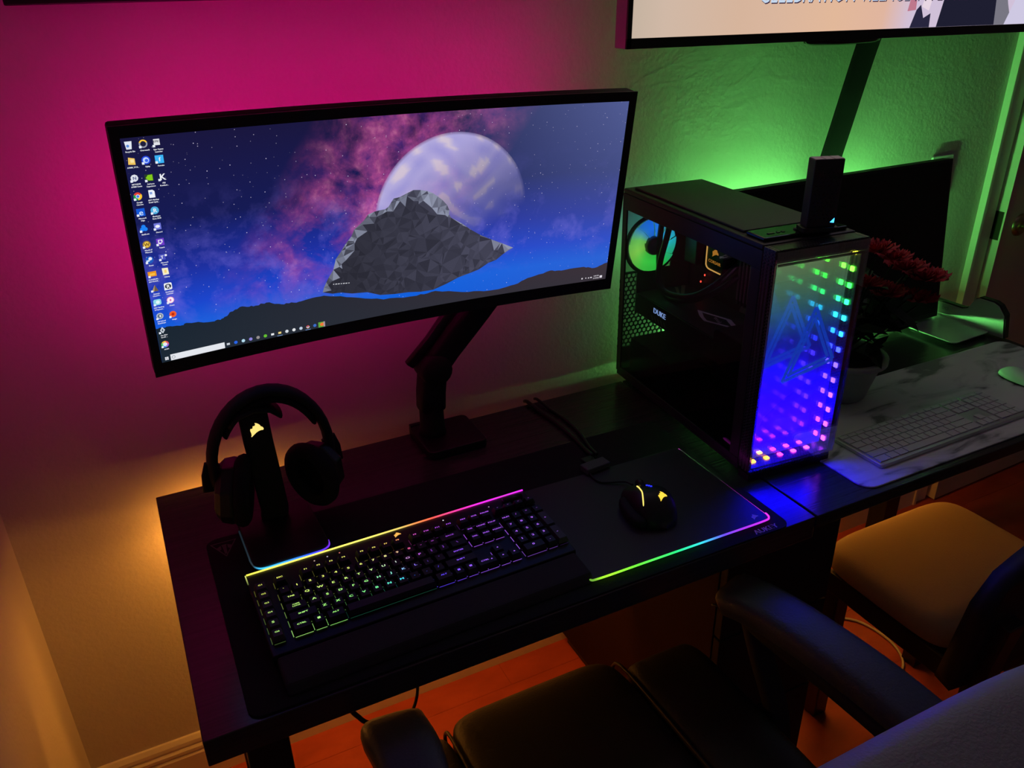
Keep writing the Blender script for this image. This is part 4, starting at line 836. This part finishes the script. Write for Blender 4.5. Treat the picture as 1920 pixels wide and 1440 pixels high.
for P_, Q_ in ((A_, B_), (B_, C_), (C_, A_)):
    d_ = (Vector(Q_) - Vector(P_)).normalized(); n_ = Vector((-d_.y, d_.x)) * .0085
    bar2(P_, Q_, .0034); bar2(Vector(P_) + n_ + d_ * .012, Vector(Q_) + n_ - d_ * .012, .0030)
obj('triangle_emblem', lg, glow('blue_emblem', (.006, .085, .80), 1.3), gl, label='blue triangle emblem')
# inside
pcb = mat('circuit_board', (.016, .016, .018), .5, var=(60, (.03, .03, .034)))
mbd = obj('motherboard', MB().box(.166, .169, .16, .462, .115, .395), pcb, pc)
obj('heatsink', MB().box(.138, .1655, .405, .450, .265, .385), M_GUN, mbd, bevel=.003); obj('heatsink', MB().box(.142, .1655, .25, .40, .372, .392), M_GUN, mbd, bevel=.003)
for k in range(4):
    ram_ = MB(); yy = .212 + k * .0105; ram_.box(.128, .1655, yy, yy + .006, .235, .368); r_ = obj('memory_stick', ram_, mat('ram_grey', (.12, .12, .13), .35, metal=.6), mbd, bevel=.001)
    obj('memory_trim', MB().box(.1265, .128, yy + .001, yy + .005, .245, .36), mat('pale_trim', (.45, .42, .46), .35, metal=.5), r_)
obj('chip_plate', MB().prism([(.225, .205), (.275, .205), (.262, .245), (.235, .245)], 0, .006, Matrix(((0, 0, -1, .1655), (1, 0, 0, 0), (0, 1, 0, 0), (0, 0, 0, 1)))), mat('grey_plate', (.30, .30, .32), .4, metal=.3), mbd)
fan = obj('rear_fan', MB().tube([(.063 + .060 * math.cos(a), .462, .306 + .060 * math.sin(a)) for a in [2 * PI * k / 36 for k in range(37)]], .0045, 8, caps=False), M_BLACK, pc, smooth=True)
def fan_col(a):
    a = (math.degrees(a)) % 360
    return ramp([(0, (.02, .52, .60)), (50, (.03, .30, .75)), (85, (.01, .16, .85)), (115, (.02, .20, .60)), (150, (.16, .62, .10)), (185, (.24, .70, .08)), (230, (.06, .66, .06)), (290, (.02, .60, .05)), (330, (.02, .50, .25)), (360, (.02, .52, .60))], a)
for k in range(9):
    bl_ = MB(); a0 = 2 * PI * k / 9; n_ = 8
    for i in range(n_ + 1):
        a = a0 + (2 * PI / 9) * 1.0 * i / n_
        for r in (.019, .037, .0565): bl_.v.append((.063 + r * math.cos(a + (r - .019) * 6), .4585 - .004 * i / n_, .306 + r * math.sin(a + (r - .019) * 6))); bl_.c.append(tuple(q * (1.15 if r > .03 and r < .05 else .9) for q in fan_col(a)))
    bl_.f = [(3 * i + j, 3 * i + 3 + j, 3 * i + 4 + j, 3 * i + 1 + j) for i in range(n_) for j in range(2)]
    obj('fan_blade', bl_, glow_vc('fan_light', 2.0), fan, vc=True)
obj('fan_hub', MB().lathe([(0, .012), (.017, .012), (.0195, .008), (.0195, -.002), (0, -.002)], 24, Matrix.Translation((.063, .456, .306)) @ Matrix.Rotation(PI / 2, 4, 'X')), mat('fan_hub_grey', (.06, .06, .065), .5), fan, smooth=True)
pb = obj('cooler_block', MB().prism(rrect(-.028, .028, -.028, .028, .009), 0, .034, Matrix(((0, 0, -1, .148), (-1, 0, 0, .309), (0, 1, 0, .313), (0, 0, 0, 1)))), M_BLACK, pc, bevel=.002)
ce = MB(); ce.tube(smooth_path([(.1132, .3360, .336), (.1132, .3360, .300), (.1132, .3345, .291), (.1132, .3270, .2865), (.1132, .311, .2858), (.1132, .287, .2858)], 5), .0013, 8)
obj('light_rim', ce, glow('gold_rim', (1.0, .55, .12), 1.5), pb, smooth=True)
ce = MB(); fx = lambda x, z: (.1135, .309 - x, .313 + z); sail_into(ce, .001, .010, .020, .018, fx, (1, 1, 1)); text_into(ce, 'CORSAIR', 0, -.0125, .0062, fx, wide=1.1, bold=.06)
obj('block_emblem', ce, glow('amber_emblem', (1.0, .42, .05), .95), pb, label='glowing amber emblem and lettering')
for pts in ([(.075, .430, .41), (.072, .443, .345), (.070, .440, .276), (.070, .425, .226), (.070, .388, .207), (.075, .322, .226), (.095, .270, .258), (.13, .250, .290)], [(.055, .375, .41), (.050, .384, .349), (.050, .404, .287), (.052, .408, .242), (.056, .376, .226), (.066, .310, .240), (.088, .266, .274), (.13, .258, .310)]):
    obj('coolant_tube', MB().tube(smooth_path(pts, 6), .0062, 12), mat('rubber_tube', (.02, .02, .02), .45), pc, smooth=True)
obj('radiator', MB().box(.02, .15, .10, .44, .392, .414), M_BLACK2, pc)
gp = obj('graphics_card', MB().box(.032, .160, .165, .460, .160, .2035), M_BLACK, pc, bevel=.002)
bpl = obj('backplate', MB().box(.034, .158, .168, .457, .2037, .2052), mat('backplate_grey', (.045, .045, .05), .4, metal=.4), gp)
sh = MB(); zt_ = .2054
for pts in ([(.150, .452), (.142, .456), (.104, .400), (.112, .400)], [(.128, .448), (.122, .452), (.098, .40), (.101, .396)], [(.102, .372), (.094, .365), (.095, .350), (.108, .362)]): sh.add([(x, y_, zt_) for x, y_ in pts], [tuple(range(len(pts)))])
obj('backplate_stripe', sh, mat('pale_gold_print', (.52, .46, .34), .4, metal=.3), bpl)
sh = MB(); S_ = [(.089, .317), (.117, .243), (.100, .192), (.066, .261), (.074, .288)]
ring2(sh, S_, .70, zt_); text_into(sh, 'msi', 0, -.006, .0125, lambda x, z: (.093 + z * .85 - x * .30, .253 - x * 1.0 + z * .25, zt_), wide=1.2, bold=.05)
obj('backplate_shield', sh, mat('pale_print', (.85, .78, .85), .45), bpl)
ce = MB(); text_into(ce, 'DUKE', 0, 0, .0125, lambda x, z: (.0315, .367 - x, .1835 + z * .9), wide=1.0, bold=.12); obj('card_lettering', ce, glow('ice_letters', (.35, .55, 1.0), 1.5), gp, label='glowing white lettering')
for k in range(5): obj('cooling_slot', MB().add([(.0316, .345 + k * .012, .166), (.0316, .340 + k * .012, .166), (.0316, .346 + k * .012, .176), (.0316, .351 + k * .012, .176)], [(0, 1, 2, 3)]), mat('slot_light_tint', (.25, .3, .25), .4), gp)  # green light showing through the slots is put into their pale tint
for p in ((.160, .400, .243), (.160, .412, .225), (.155, .245, .236)): obj('board_light', MB().sell(.0016, .0018, .0024, 1, 1, 10, 6, Matrix.Translation(p)), glow('red_led', (1.0, .06, .03), 5.0), mbd, smooth=True)
for k in range(4): obj('red_cable', MB().tube(smooth_path([(.150, .20, .330 - .01 * k), (.120 + .004 * k, .176, .335 - .014 * k), (.13, .150, .315 - .016 * k), (.150, .145, .29 - .012 * k)], 6), .0016, 6), mat('red_sleeve', (.16, .02, .03), .6), pc, smooth=True)
obj('drive_cage', MB().prism(rrect(.075, .180, .135, .228, .010), 0, .10, Matrix(((0, 0, 1, .03), (1, 0, 0, 0), (0, 1, 0, 0), (0, 0, 0, 1)))), M_BLACK, pc, bevel=.002)
obj('added_inner_light', MB().box(.09, .15, .066, .070, .34, .38), glow('added_violet_light', (.62, .40, .70), 12.0), pc, label='small violet light added to brighten the inside')  # added light, not a case part; brightens the memory and card
obj('power_supply', MB().box(.02, .165, .30, .455, .024, .105), M_BLACK2, pc, bevel=.002)

ad = thing('wifi_adapter', 'upright black USB wireless adapter standing on top of the tower', 'adapter', (1.062, -.418, .74 + CHH + .0046), (0, 0, -.35))
obj('cradle', MB().prism(rrect(-.030, .030, -.016, .016, .006), 0, .008), M_BLACK, ad, bevel=.001)
obj('body', MB().box(-.0245, .0245, -.0125, .0125, .0082, .116), mat('adapter_plastic', (.03, .03, .04), .5), ad, bevel=.0015)
dt = MB()
for r in range(13):
    for k in range(6):
        x = -.018 + k * .0072 + (.0036 if r % 2 else 0); z = .022 + r * .0066
        if x < .021: dt.add([(x + .0016 * math.cos(a), -.0127, z + .0016 * math.sin(a)) for a in [2 * PI * q / 6 for q in range(6)]], [tuple(range(6))])
obj('speckled_grille', dt, M_GLOSS, ad)['kind'] = 'stuff'
for a in ((-.0235, -.0085, -.0115, .0115), (-.0070, .0070, -.0115, .0115), (.0085, .0235, -.0115, .0115)): obj('top_plate', MB().box(*a, .1161, .1168), mat('lilac_plate', (.72, .66, .74), .5), ad)
obj('status_light', MB().add([(.014, -.0127, .016), (.021, -.0127, .015), (.021, -.0127, .023)], [(0, 1, 2)]), glow('azure_led', (.03, .35, 1.0), 5.0), ad)

# ================================================================== RIGHT DESK
m2 = thing('flat_monitor', 'flat monitor with its screen off at the back of the right desk', 'monitor', (1.527, -.0985, .758), (-.128, 0, 0))
obj('housing', MB().box(-.35, .35, .004, .030, 0, .392), M_BLACK2, m2, bevel=.003)
obj('bezel', MB().box(-.35, .35, 0, .0038, 0, .392), M_BLACK, m2, bevel=.001)
obj('screen', MB().box(-.343, .343, -.0006, -.0001, .012, .385), mat('dark_screen', (.004, .004, .005), .35, spec=.25), m2)
obj('led_strip', MB().box(-.345, .16, .0305, .0345, .262, .267), glow('green_led_top', GREEN[0], GREEN[1] * .20), m2, label='green LED strip on the back of the housing')
obj('neck', MB().box(-.04, .04, .008, .026, -.0095, .03), M_BLACK, m2)
obj('stand_foot', MB().prism(rrect(-.12, .12, -.035, .05, .02), 0, .006, Matrix.Rotation(.128, 4, 'X') @ Matrix.Translation((0, .005, -.0175))), M_BLACK, m2)
st = thing('metal_stand', 'silver bent-sheet stand with black edges at the right desk corner', 'stand', (1.86, -.14, .7405), (0, 0, .06))
obj('foot_plate', MB().prism(rrect(-.092, .05, -.085, .072, .014), .009, .012), M_SILVER, st, bevel=.0008)
obj('foot_pad', MB().box(-.06, .05, -.055, .055, 0, .0088), M_BLACK, st)
up = MB(); UPP = [(-.120, .006), (.085, .006), (.085, .046), (-.004, .046), (-.018, .052), (-.030, .078), (-.040, .085), (-.078, .085), (-.092, .080), (-.11, .06)]
MU = Matrix(((0, 0, -1, .048), (1, 0, 0, 0), (0, 1, 0, 0), (0, 0, 0, 1)))
up.prism(UPP, 0, .0022, MU); obj('upright_sheet', up, M_SILVER, st, bevel=.0006)
up = MB(); up.prism([(a * 1.02 - .001, b_ + (.0035 if b_ > .02 else 0)) for a, b_ in UPP], -.016, -.0003, MU); obj('upright_backing', up, M_BLACK, st, bevel=.001)
tx = MB(); text_into(tx, 'OCI', 0, 0, .0075, lambda x, z: (.0455, .040 - x, .030 + z)); obj('faint_lettering', tx, mat('faint_print', (.30, .30, .31), .5), st)
mt = tag(obj('marble_mat', MB().prism(rrect(0, .80, 0, .315, .028, 8), 0, .0035), M_MARBLE, None, (1.112, -.572, .7403), (0, 0, -.0), bevel=.0012), 'grey marble-patterned desk mat under the pale keyboard', 'desk mat')
mt.data.materials.append(M_MARBLE)
k2 = thing('white_keyboard', 'slim silver keyboard with white keys on the marble mat', 'keyboard', (1.1862, -.5365, .7440), (0, 0, .012))
obj('case', MB().prism(rrect(0, .418, 0, .114, .006), .0, .0075), M_SILVER, k2, bevel=.001)
KC2 = {}; u2 = .01865
def key2(x0, y0, w, h):
    k = (round(w, 4), round(h, 4))
    if k not in KC2:
        m = MB(); m.box(-w / 2 + .0012, w / 2 - .0012, -h / 2 + .0012, h / 2 - .0012, 0, .0022); me = bpy.data.meshes.new('keycap'); me.from_pydata(m.v, [], m.f); me.materials.append(M_WHITE); KC2[k] = me
    link(bpy.data.objects.new('keycap', KC2[k]), k2, (x0 + w / 2, y0 + h / 2, .0077))
W15 = .2785; main = [[1] * 13, [1] * 13 + [1.93], [1.5] + [1] * 12 + [1.43], [1.8] + [1] * 11 + [2.13], [2.3] + [1] * 10 + [2.63], [1.5, 1.25, 1.25, 6.4, 1.25, 1.25, 2.03]]
RH = [.0105, .0182, .0182, .0182, .0182, .0182]
y_ = .114 - .005
for r, row in enumerate(main):
    y_ -= RH[r]; tot = sum(row); x = .005; kw = W15 / tot
    for w in row: key2(x, y_, w * kw, RH[r]); x += w * kw
    for i in range(3):
        if r in (0, 1, 2): key2(.2885 + i * .0175, y_, .0175, RH[r])
        elif r == 4 and i == 1 or r == 5: key2(.2885 + i * .0175, y_, .0175, RH[r])
    for i in range(4):
        if not (r == 5 and i == 1): key2(.3455 + i * .0172, y_, .0172 * (2 if r == 5 and i == 0 else 1), RH[r])
m3 = thing('white_mouse', 'white mouse at the right edge of the picture on the marble mat', 'mouse', (1.742, -.430, .7440), (0, 0, .05))
ms_ = MB(); ms_.sell(.030, .056, .021, .9, .8); ms_.v = [(x, y__, max(z, 0) + .004) for x, y__, z in ms_.v]; obj('shell', ms_, M_WHITE, m3, smooth=True)
bsm = MB(); bsm.prism([(.026 * math.cos(a), .052 * math.sin(a)) for a in [2 * PI * k / 24 for k in range(24)]], 0, .0038); obj('base', bsm, M_GUN, m3)

# flowers in a round pot behind the tower
fp = thing('flower_pot', 'round pot of dark red flowers standing behind the tower', 'potted flowers', (1.345, -.275, .7440))
M_POT = mat('glazed_pot', (.34, .36, .33), .35)
obj('pot', MB().lathe([(0, 0), (.052, 0), (.058, .006), (.070, .050), (.078, .078), (.090, .084), (.090, .094), (.076, .094), (.070, .080), (.066, .066), (0, .064)], 36), M_POT, fp, smooth=True)
obj('soil', MB().lathe([(.069, .074), (.04, .077), (0, .078)], 24), mat('soil', (.03, .02, .014), .9, bump=(120, .8)), fp)
M_LEAF = mat('dark_leaf', (.012, .030, .012), .55); M_RED = mat('red_petal', (.62, .02, .045), .6, var=(25, (.34, .01, .025)))
rnd = random.Random(11)
blooms = [((.02, -.02, .320), .040), ((.075, -.02, .295), .036), ((.130, -.01, .262), .043), ((.185, -.02, .235), .046), ((.160, -.03, .195), .040), ((.06, -.03, .225), .038), ((.00, -.03, .255), .034), ((.105, .0, .215), .034)]
leafme = MB(); leafme.v = [(0, 0, 0), (.014, .022, .004), (.010, .050, .002), (0, .068, -.006), (-.010, .050, .002), (-.014, .022, .004), (0, .03, -.002)]; leafme.c = [(1, 1, 1)] * 7; leafme.f = [(0, 1, 6), (1, 2, 6), (2, 3, 6), (3, 4, 6), (4, 5, 6), (5, 0, 6)]
lme = None
for (bx, by, bz_), r in blooms:
    obj('stem', MB().tube(smooth_path([(rnd.uniform(-.03, .03), rnd.uniform(-.03, .03), .07), (bx * .4, by * .4, bz_ * .6), (bx, by, bz_ - r * .4)], 5), .0022, 6), M_LEAF, fp, smooth=True)
    b = MB()
    for L_ in range(4):
        rr_ = r * (.35 + .22 * L_); npet = 4 + L_
        for k in range(npet):
            a = 2 * PI * (k + .5 * L_) / npet + rnd.uniform(-.15, .15); el = 1.25 - .33 * L_; nn = 5
            for i in range(nn + 1):
                for j in range(nn + 1):
                    s_ = (i / nn - .5) * 1.5 * 2 / npet * 1.9; t_ = j / nn; th = el * (1 - .25 * t_); wv = .06 * r * math.sin(9 * s_ + 5 * t_ + k)
                    rad = rr_ * (t_ ** .6) * math.cos(th * .9) + wv; z = rr_ * t_ * math.sin(th) * .95 - r * .15 * (1 - t_) + .10 * r * math.sin(13 * s_ + k) * t_
                    aa = a + s_ * (1 - .35 * t_ ** 3); b.v.append((bx + rad * math.cos(aa), by + rad * math.sin(aa), bz_ + z)); b.c.append((1, 1, 1))
            o0 = len(b.v) - (nn + 1) ** 2
            b.f += [(o0 + i * (nn + 1) + j, o0 + (i + 1) * (nn + 1) + j, o0 + (i + 1) * (nn + 1) + j + 1, o0 + i * (nn + 1) + j + 1) for i in range(nn) for j in range(nn)]
    obj('bloom', b, M_RED, fp, smooth=True)
for k in range(58):
    if lme is None:
        o = obj('leaf', leafme, M_LEAF, fp); lme = o.data
    else: o = bpy.data.objects.new('leaf', lme); link(o, fp)
    t_ = rnd.random(); o.location = (rnd.uniform(-.04, .16) * (.4 + t_ * .6), rnd.uniform(-.05, .05), .105 + .16 * t_ * rnd.uniform(.6, 1)); s_ = rnd.uniform(.7, 1.25); o.scale = (s_, s_, s_)
    o.rotation_euler = (rnd.uniform(-.5, .7), rnd.uniform(-.4, .4), rnd.uniform(0, 6.28))

# ================================================================== OFFICE CHAIR
oc = thing('office_chair', 'black leather office chair pulled up to the left desk', 'office chair', (.53, -.72, 0))
def cushion(x0, x1, y0, y1, z0, z1, e=.35): return MB().sell((x1 - x0) / 2, (y1 - y0) / 2, (z1 - z0) / 2, e, e * .7, 40, 16, Matrix.Translation(((x0 + x1) / 2, (y0 + y1) / 2, (z0 + z1) / 2)))
sc_ = obj('seat', cushion(-.19, .135, -.25, .262, .39, .485), M_LEATHER, oc, smooth=True)
obj('side_bolster', cushion(-.285, -.187, -.25, .240, .385, .480), M_LEATHER, sc_, smooth=True); obj('side_bolster', cushion(.132, .285, -.25, .225, .385, .488), M_LEATHER, sc_, smooth=True)
for x in (-.188, .134): obj('seam_piping', MB().tube(smooth_path([(x, .245, .42), (x, .245, .455), (x, .215, .476), (x, .10, .482), (x, -.1, .482), (x, -.22, .478)], 6), .0032, 8), M_BLACK, sc_, smooth=True)
obj('seat_pan', MB().box(-.24, .24, -.22, .20, .36, .392), M_BLACK, oc, bevel=.01)
for s in (-1, 1):
    path = smooth_path([(s * .288 - .012, .137, .640), (s * .292 - .01, .118, .652), (s * .300, .06, .656), (s * .315, -.02, .656), (s * .332, -.12, .650), (s * .345, -.22, .635), (s * .345, -.29, .615)], 5)
    nn = len(path); scl = [(min(1, .45 + i * .16) if i < 4 else 1, min(1, .5 + i * .15) if i < 4 else 1) for i in range(nn)]
    ap = obj('arm_pad', MB().sweep(path, SEC(.044, .022), (0, 0, 1), scl), mat('arm_leather', (.06, .06, .062), .42, spec=.5, bump=(260, .2)), oc, smooth=True)
    edge_ = [Vector(p) + Vector((-.040, 0, -.006)) for p in path]
    obj('pad_seam', MB().tube(edge_[3:], .0022, 6), M_BLACK, ap, smooth=True)
    obj('arm_frame', MB().sweep(smooth_path([(s * .300, .105, .622), (s * .300, .06, .616), (s * .318, -.06, .608), (s * .335, -.2, .590), (s * .335, -.27, .55), (s * .318, -.275, .48), (s * .27, -.22, .40)], 5), SEC(.022, .014), (0, 0, 1)), M_BLACK2, oc, smooth=True)
    obj('arm_post', MB().sweep(smooth_path([(s * .300, .10, .62), (s * .308, .075, .55), (s * .306, .02, .46), (s * .27, -.03, .395)], 5), SEC(.020, .013), (0, 1, 0)), M_BLACK2, oc, smooth=True)
Mb = Matrix.Translation((.0, -.378, .748)) @ Matrix.Rotation(-.16, 4, 'X').inverted()
bk = MB(); bk.sell(.315, .080, .245, .45, .55, 48, 24, Mb); obj('backrest', bk, mat('back_fabric', (.40, .40, .45), .5, spec=.4, bump=(300, .3)), oc, smooth=True)
obj('back_crease', MB().tube(smooth_path([tuple(Mb @ Vector(p)) for p in ((-.22, .02, .238), (-.1, -.02, .243), (.05, -.02, .243), (.2, .01, .238), (.28, .03, .21))], 6), .005, 8), M_BLACK, oc, smooth=True)
obj('back_bar', MB().sweep(smooth_path([(0, -.15, .37), (0, -.30, .38), (0, -.38, .44), (0, -.42, .55)], 5), SEC(.04, .01), (1, 0, 0)), M_BLACK, oc)
obj('gas_column', MB().lathe([(.0, .10), (.028, .10), (.028, .24), (.020, .25), (.020, .362), (0, .362)], 20), M_METALB, oc, smooth=True)
for k in range(5):
    a = 2 * PI * k / 5 + .3; d = Vector((math.cos(a), math.sin(a), 0))
    l_ = obj('base_leg', MB().sweep([d * .02 + Vector((0, 0, .105)), d * .16 + Vector((0, 0, .095)), d * .30 + Vector((0, 0, .072))], SEC(.024, .014)), M_BLACK2, oc, smooth=True)
    obj('caster', MB().lathe([(0, -.02), (.022, -.02), (.027, -.012), (.027, .012), (.022, .02), (0, .02)], 16, Matrix.Translation(d * .29 + Vector((0, 0, .0275))) @ Matrix.Rotation(a, 4, 'Z') @ Matrix.Rotation(PI / 2, 4, 'X')), M_BLACK, l_, smooth=True)

# ================================================================== CUSHIONED CHAIR AT THE RIGHT DESK
dc = thing('cushioned_chair', 'dark wooden chair with tan cushion tucked under the right desk', 'chair', (1.432, -.60, 0))
obj('cushion', MB().sell(.196, .160, .042, .5, .32, 48, 16, Matrix.Translation((0, .048, .438))), mat('tan_fabric', (.56, .42, .26), .85, spec=.2, bump=(420, .35)), dc, smooth=True)
obj('seat_frame', MB().box(-.185, .185, -.115, .185, .355, .405), M_DWOOD, dc, bevel=.004)
for sx in (-1, 1):
    obj('front_leg', MB().sweep([(sx * .165, .165, 0), (sx * .165, .165, .36)], [(-.019, -.019), (.019, -.019), (.019, .019), (-.019, .019)], (0, 1, 0)), M_DWOOD, dc, bevel=.003)
    obj('rear_leg', MB().sweep(smooth_path([(sx * .175, -.215, 0), (sx * .175, -.175, .25), (sx * .175, -.168, .42), (sx * .178, -.185, .56)], 4), [(-.019, -.022), (.019, -.022), (.019, .022), (-.019, .022)], (1, 0, 0)), M_DWOOD, dc, bevel=.003)
    obj('side_stretcher', MB().box(sx * .165 - .011, sx * .165 + .011, -.175, .15, .16, .20), M_DWOOD, dc, bevel=.003)
bkp = MB(); NB, NS_ = 12, 16
for j in range(NB + 1):
    t_ = j / NB
    for k in range(NS_ + 1):
        s_ = k / NS_ * 2 - 1; ztop = .63 + .10 * (1 - abs(s_) ** 2.2) - (.03 if abs(s_) > .99 else 0)
        bkp.v.append((s_ * (.236 + .008 * t_), -.138 - .030 * t_ - .018 * (1 - s_ * s_), .40 + t_ * (ztop - .40))); bkp.c.append((1, 1, 1))
bkp.f = [(j * (NS_ + 1) + k, j * (NS_ + 1) + k + 1, (j + 1) * (NS_ + 1) + k + 1, (j + 1) * (NS_ + 1) + k) for j in range(NB) for k in range(NS_)]
o = obj('backrest', bkp, mat('black_vinyl', (.014, .014, .018), .6), dc, smooth=True); sm = o.modifiers.new('solid', 'SOLIDIFY'); sm.thickness = .035; sm.offset = 0
obj('rear_stretcher', MB().box(-.156, .156, -.18, -.16, .22, .25), M_DWOOD, dc, bevel=.003)
# loose cable on the floor under it
tag(obj('floor_cable', MB().tube(smooth_path([(1.40, -.20, .004), (1.50, -.22, .004), (1.58, -.27, .004), (1.60, -.36, .004), (1.57, -.43, .004), (1.50, -.47, .004)], 6), .0035, 8), mat('pale_cable', (.55, .5, .45), .5), smooth=True), 'pale cable curled on the floor beneath the cushioned chair', 'cable')
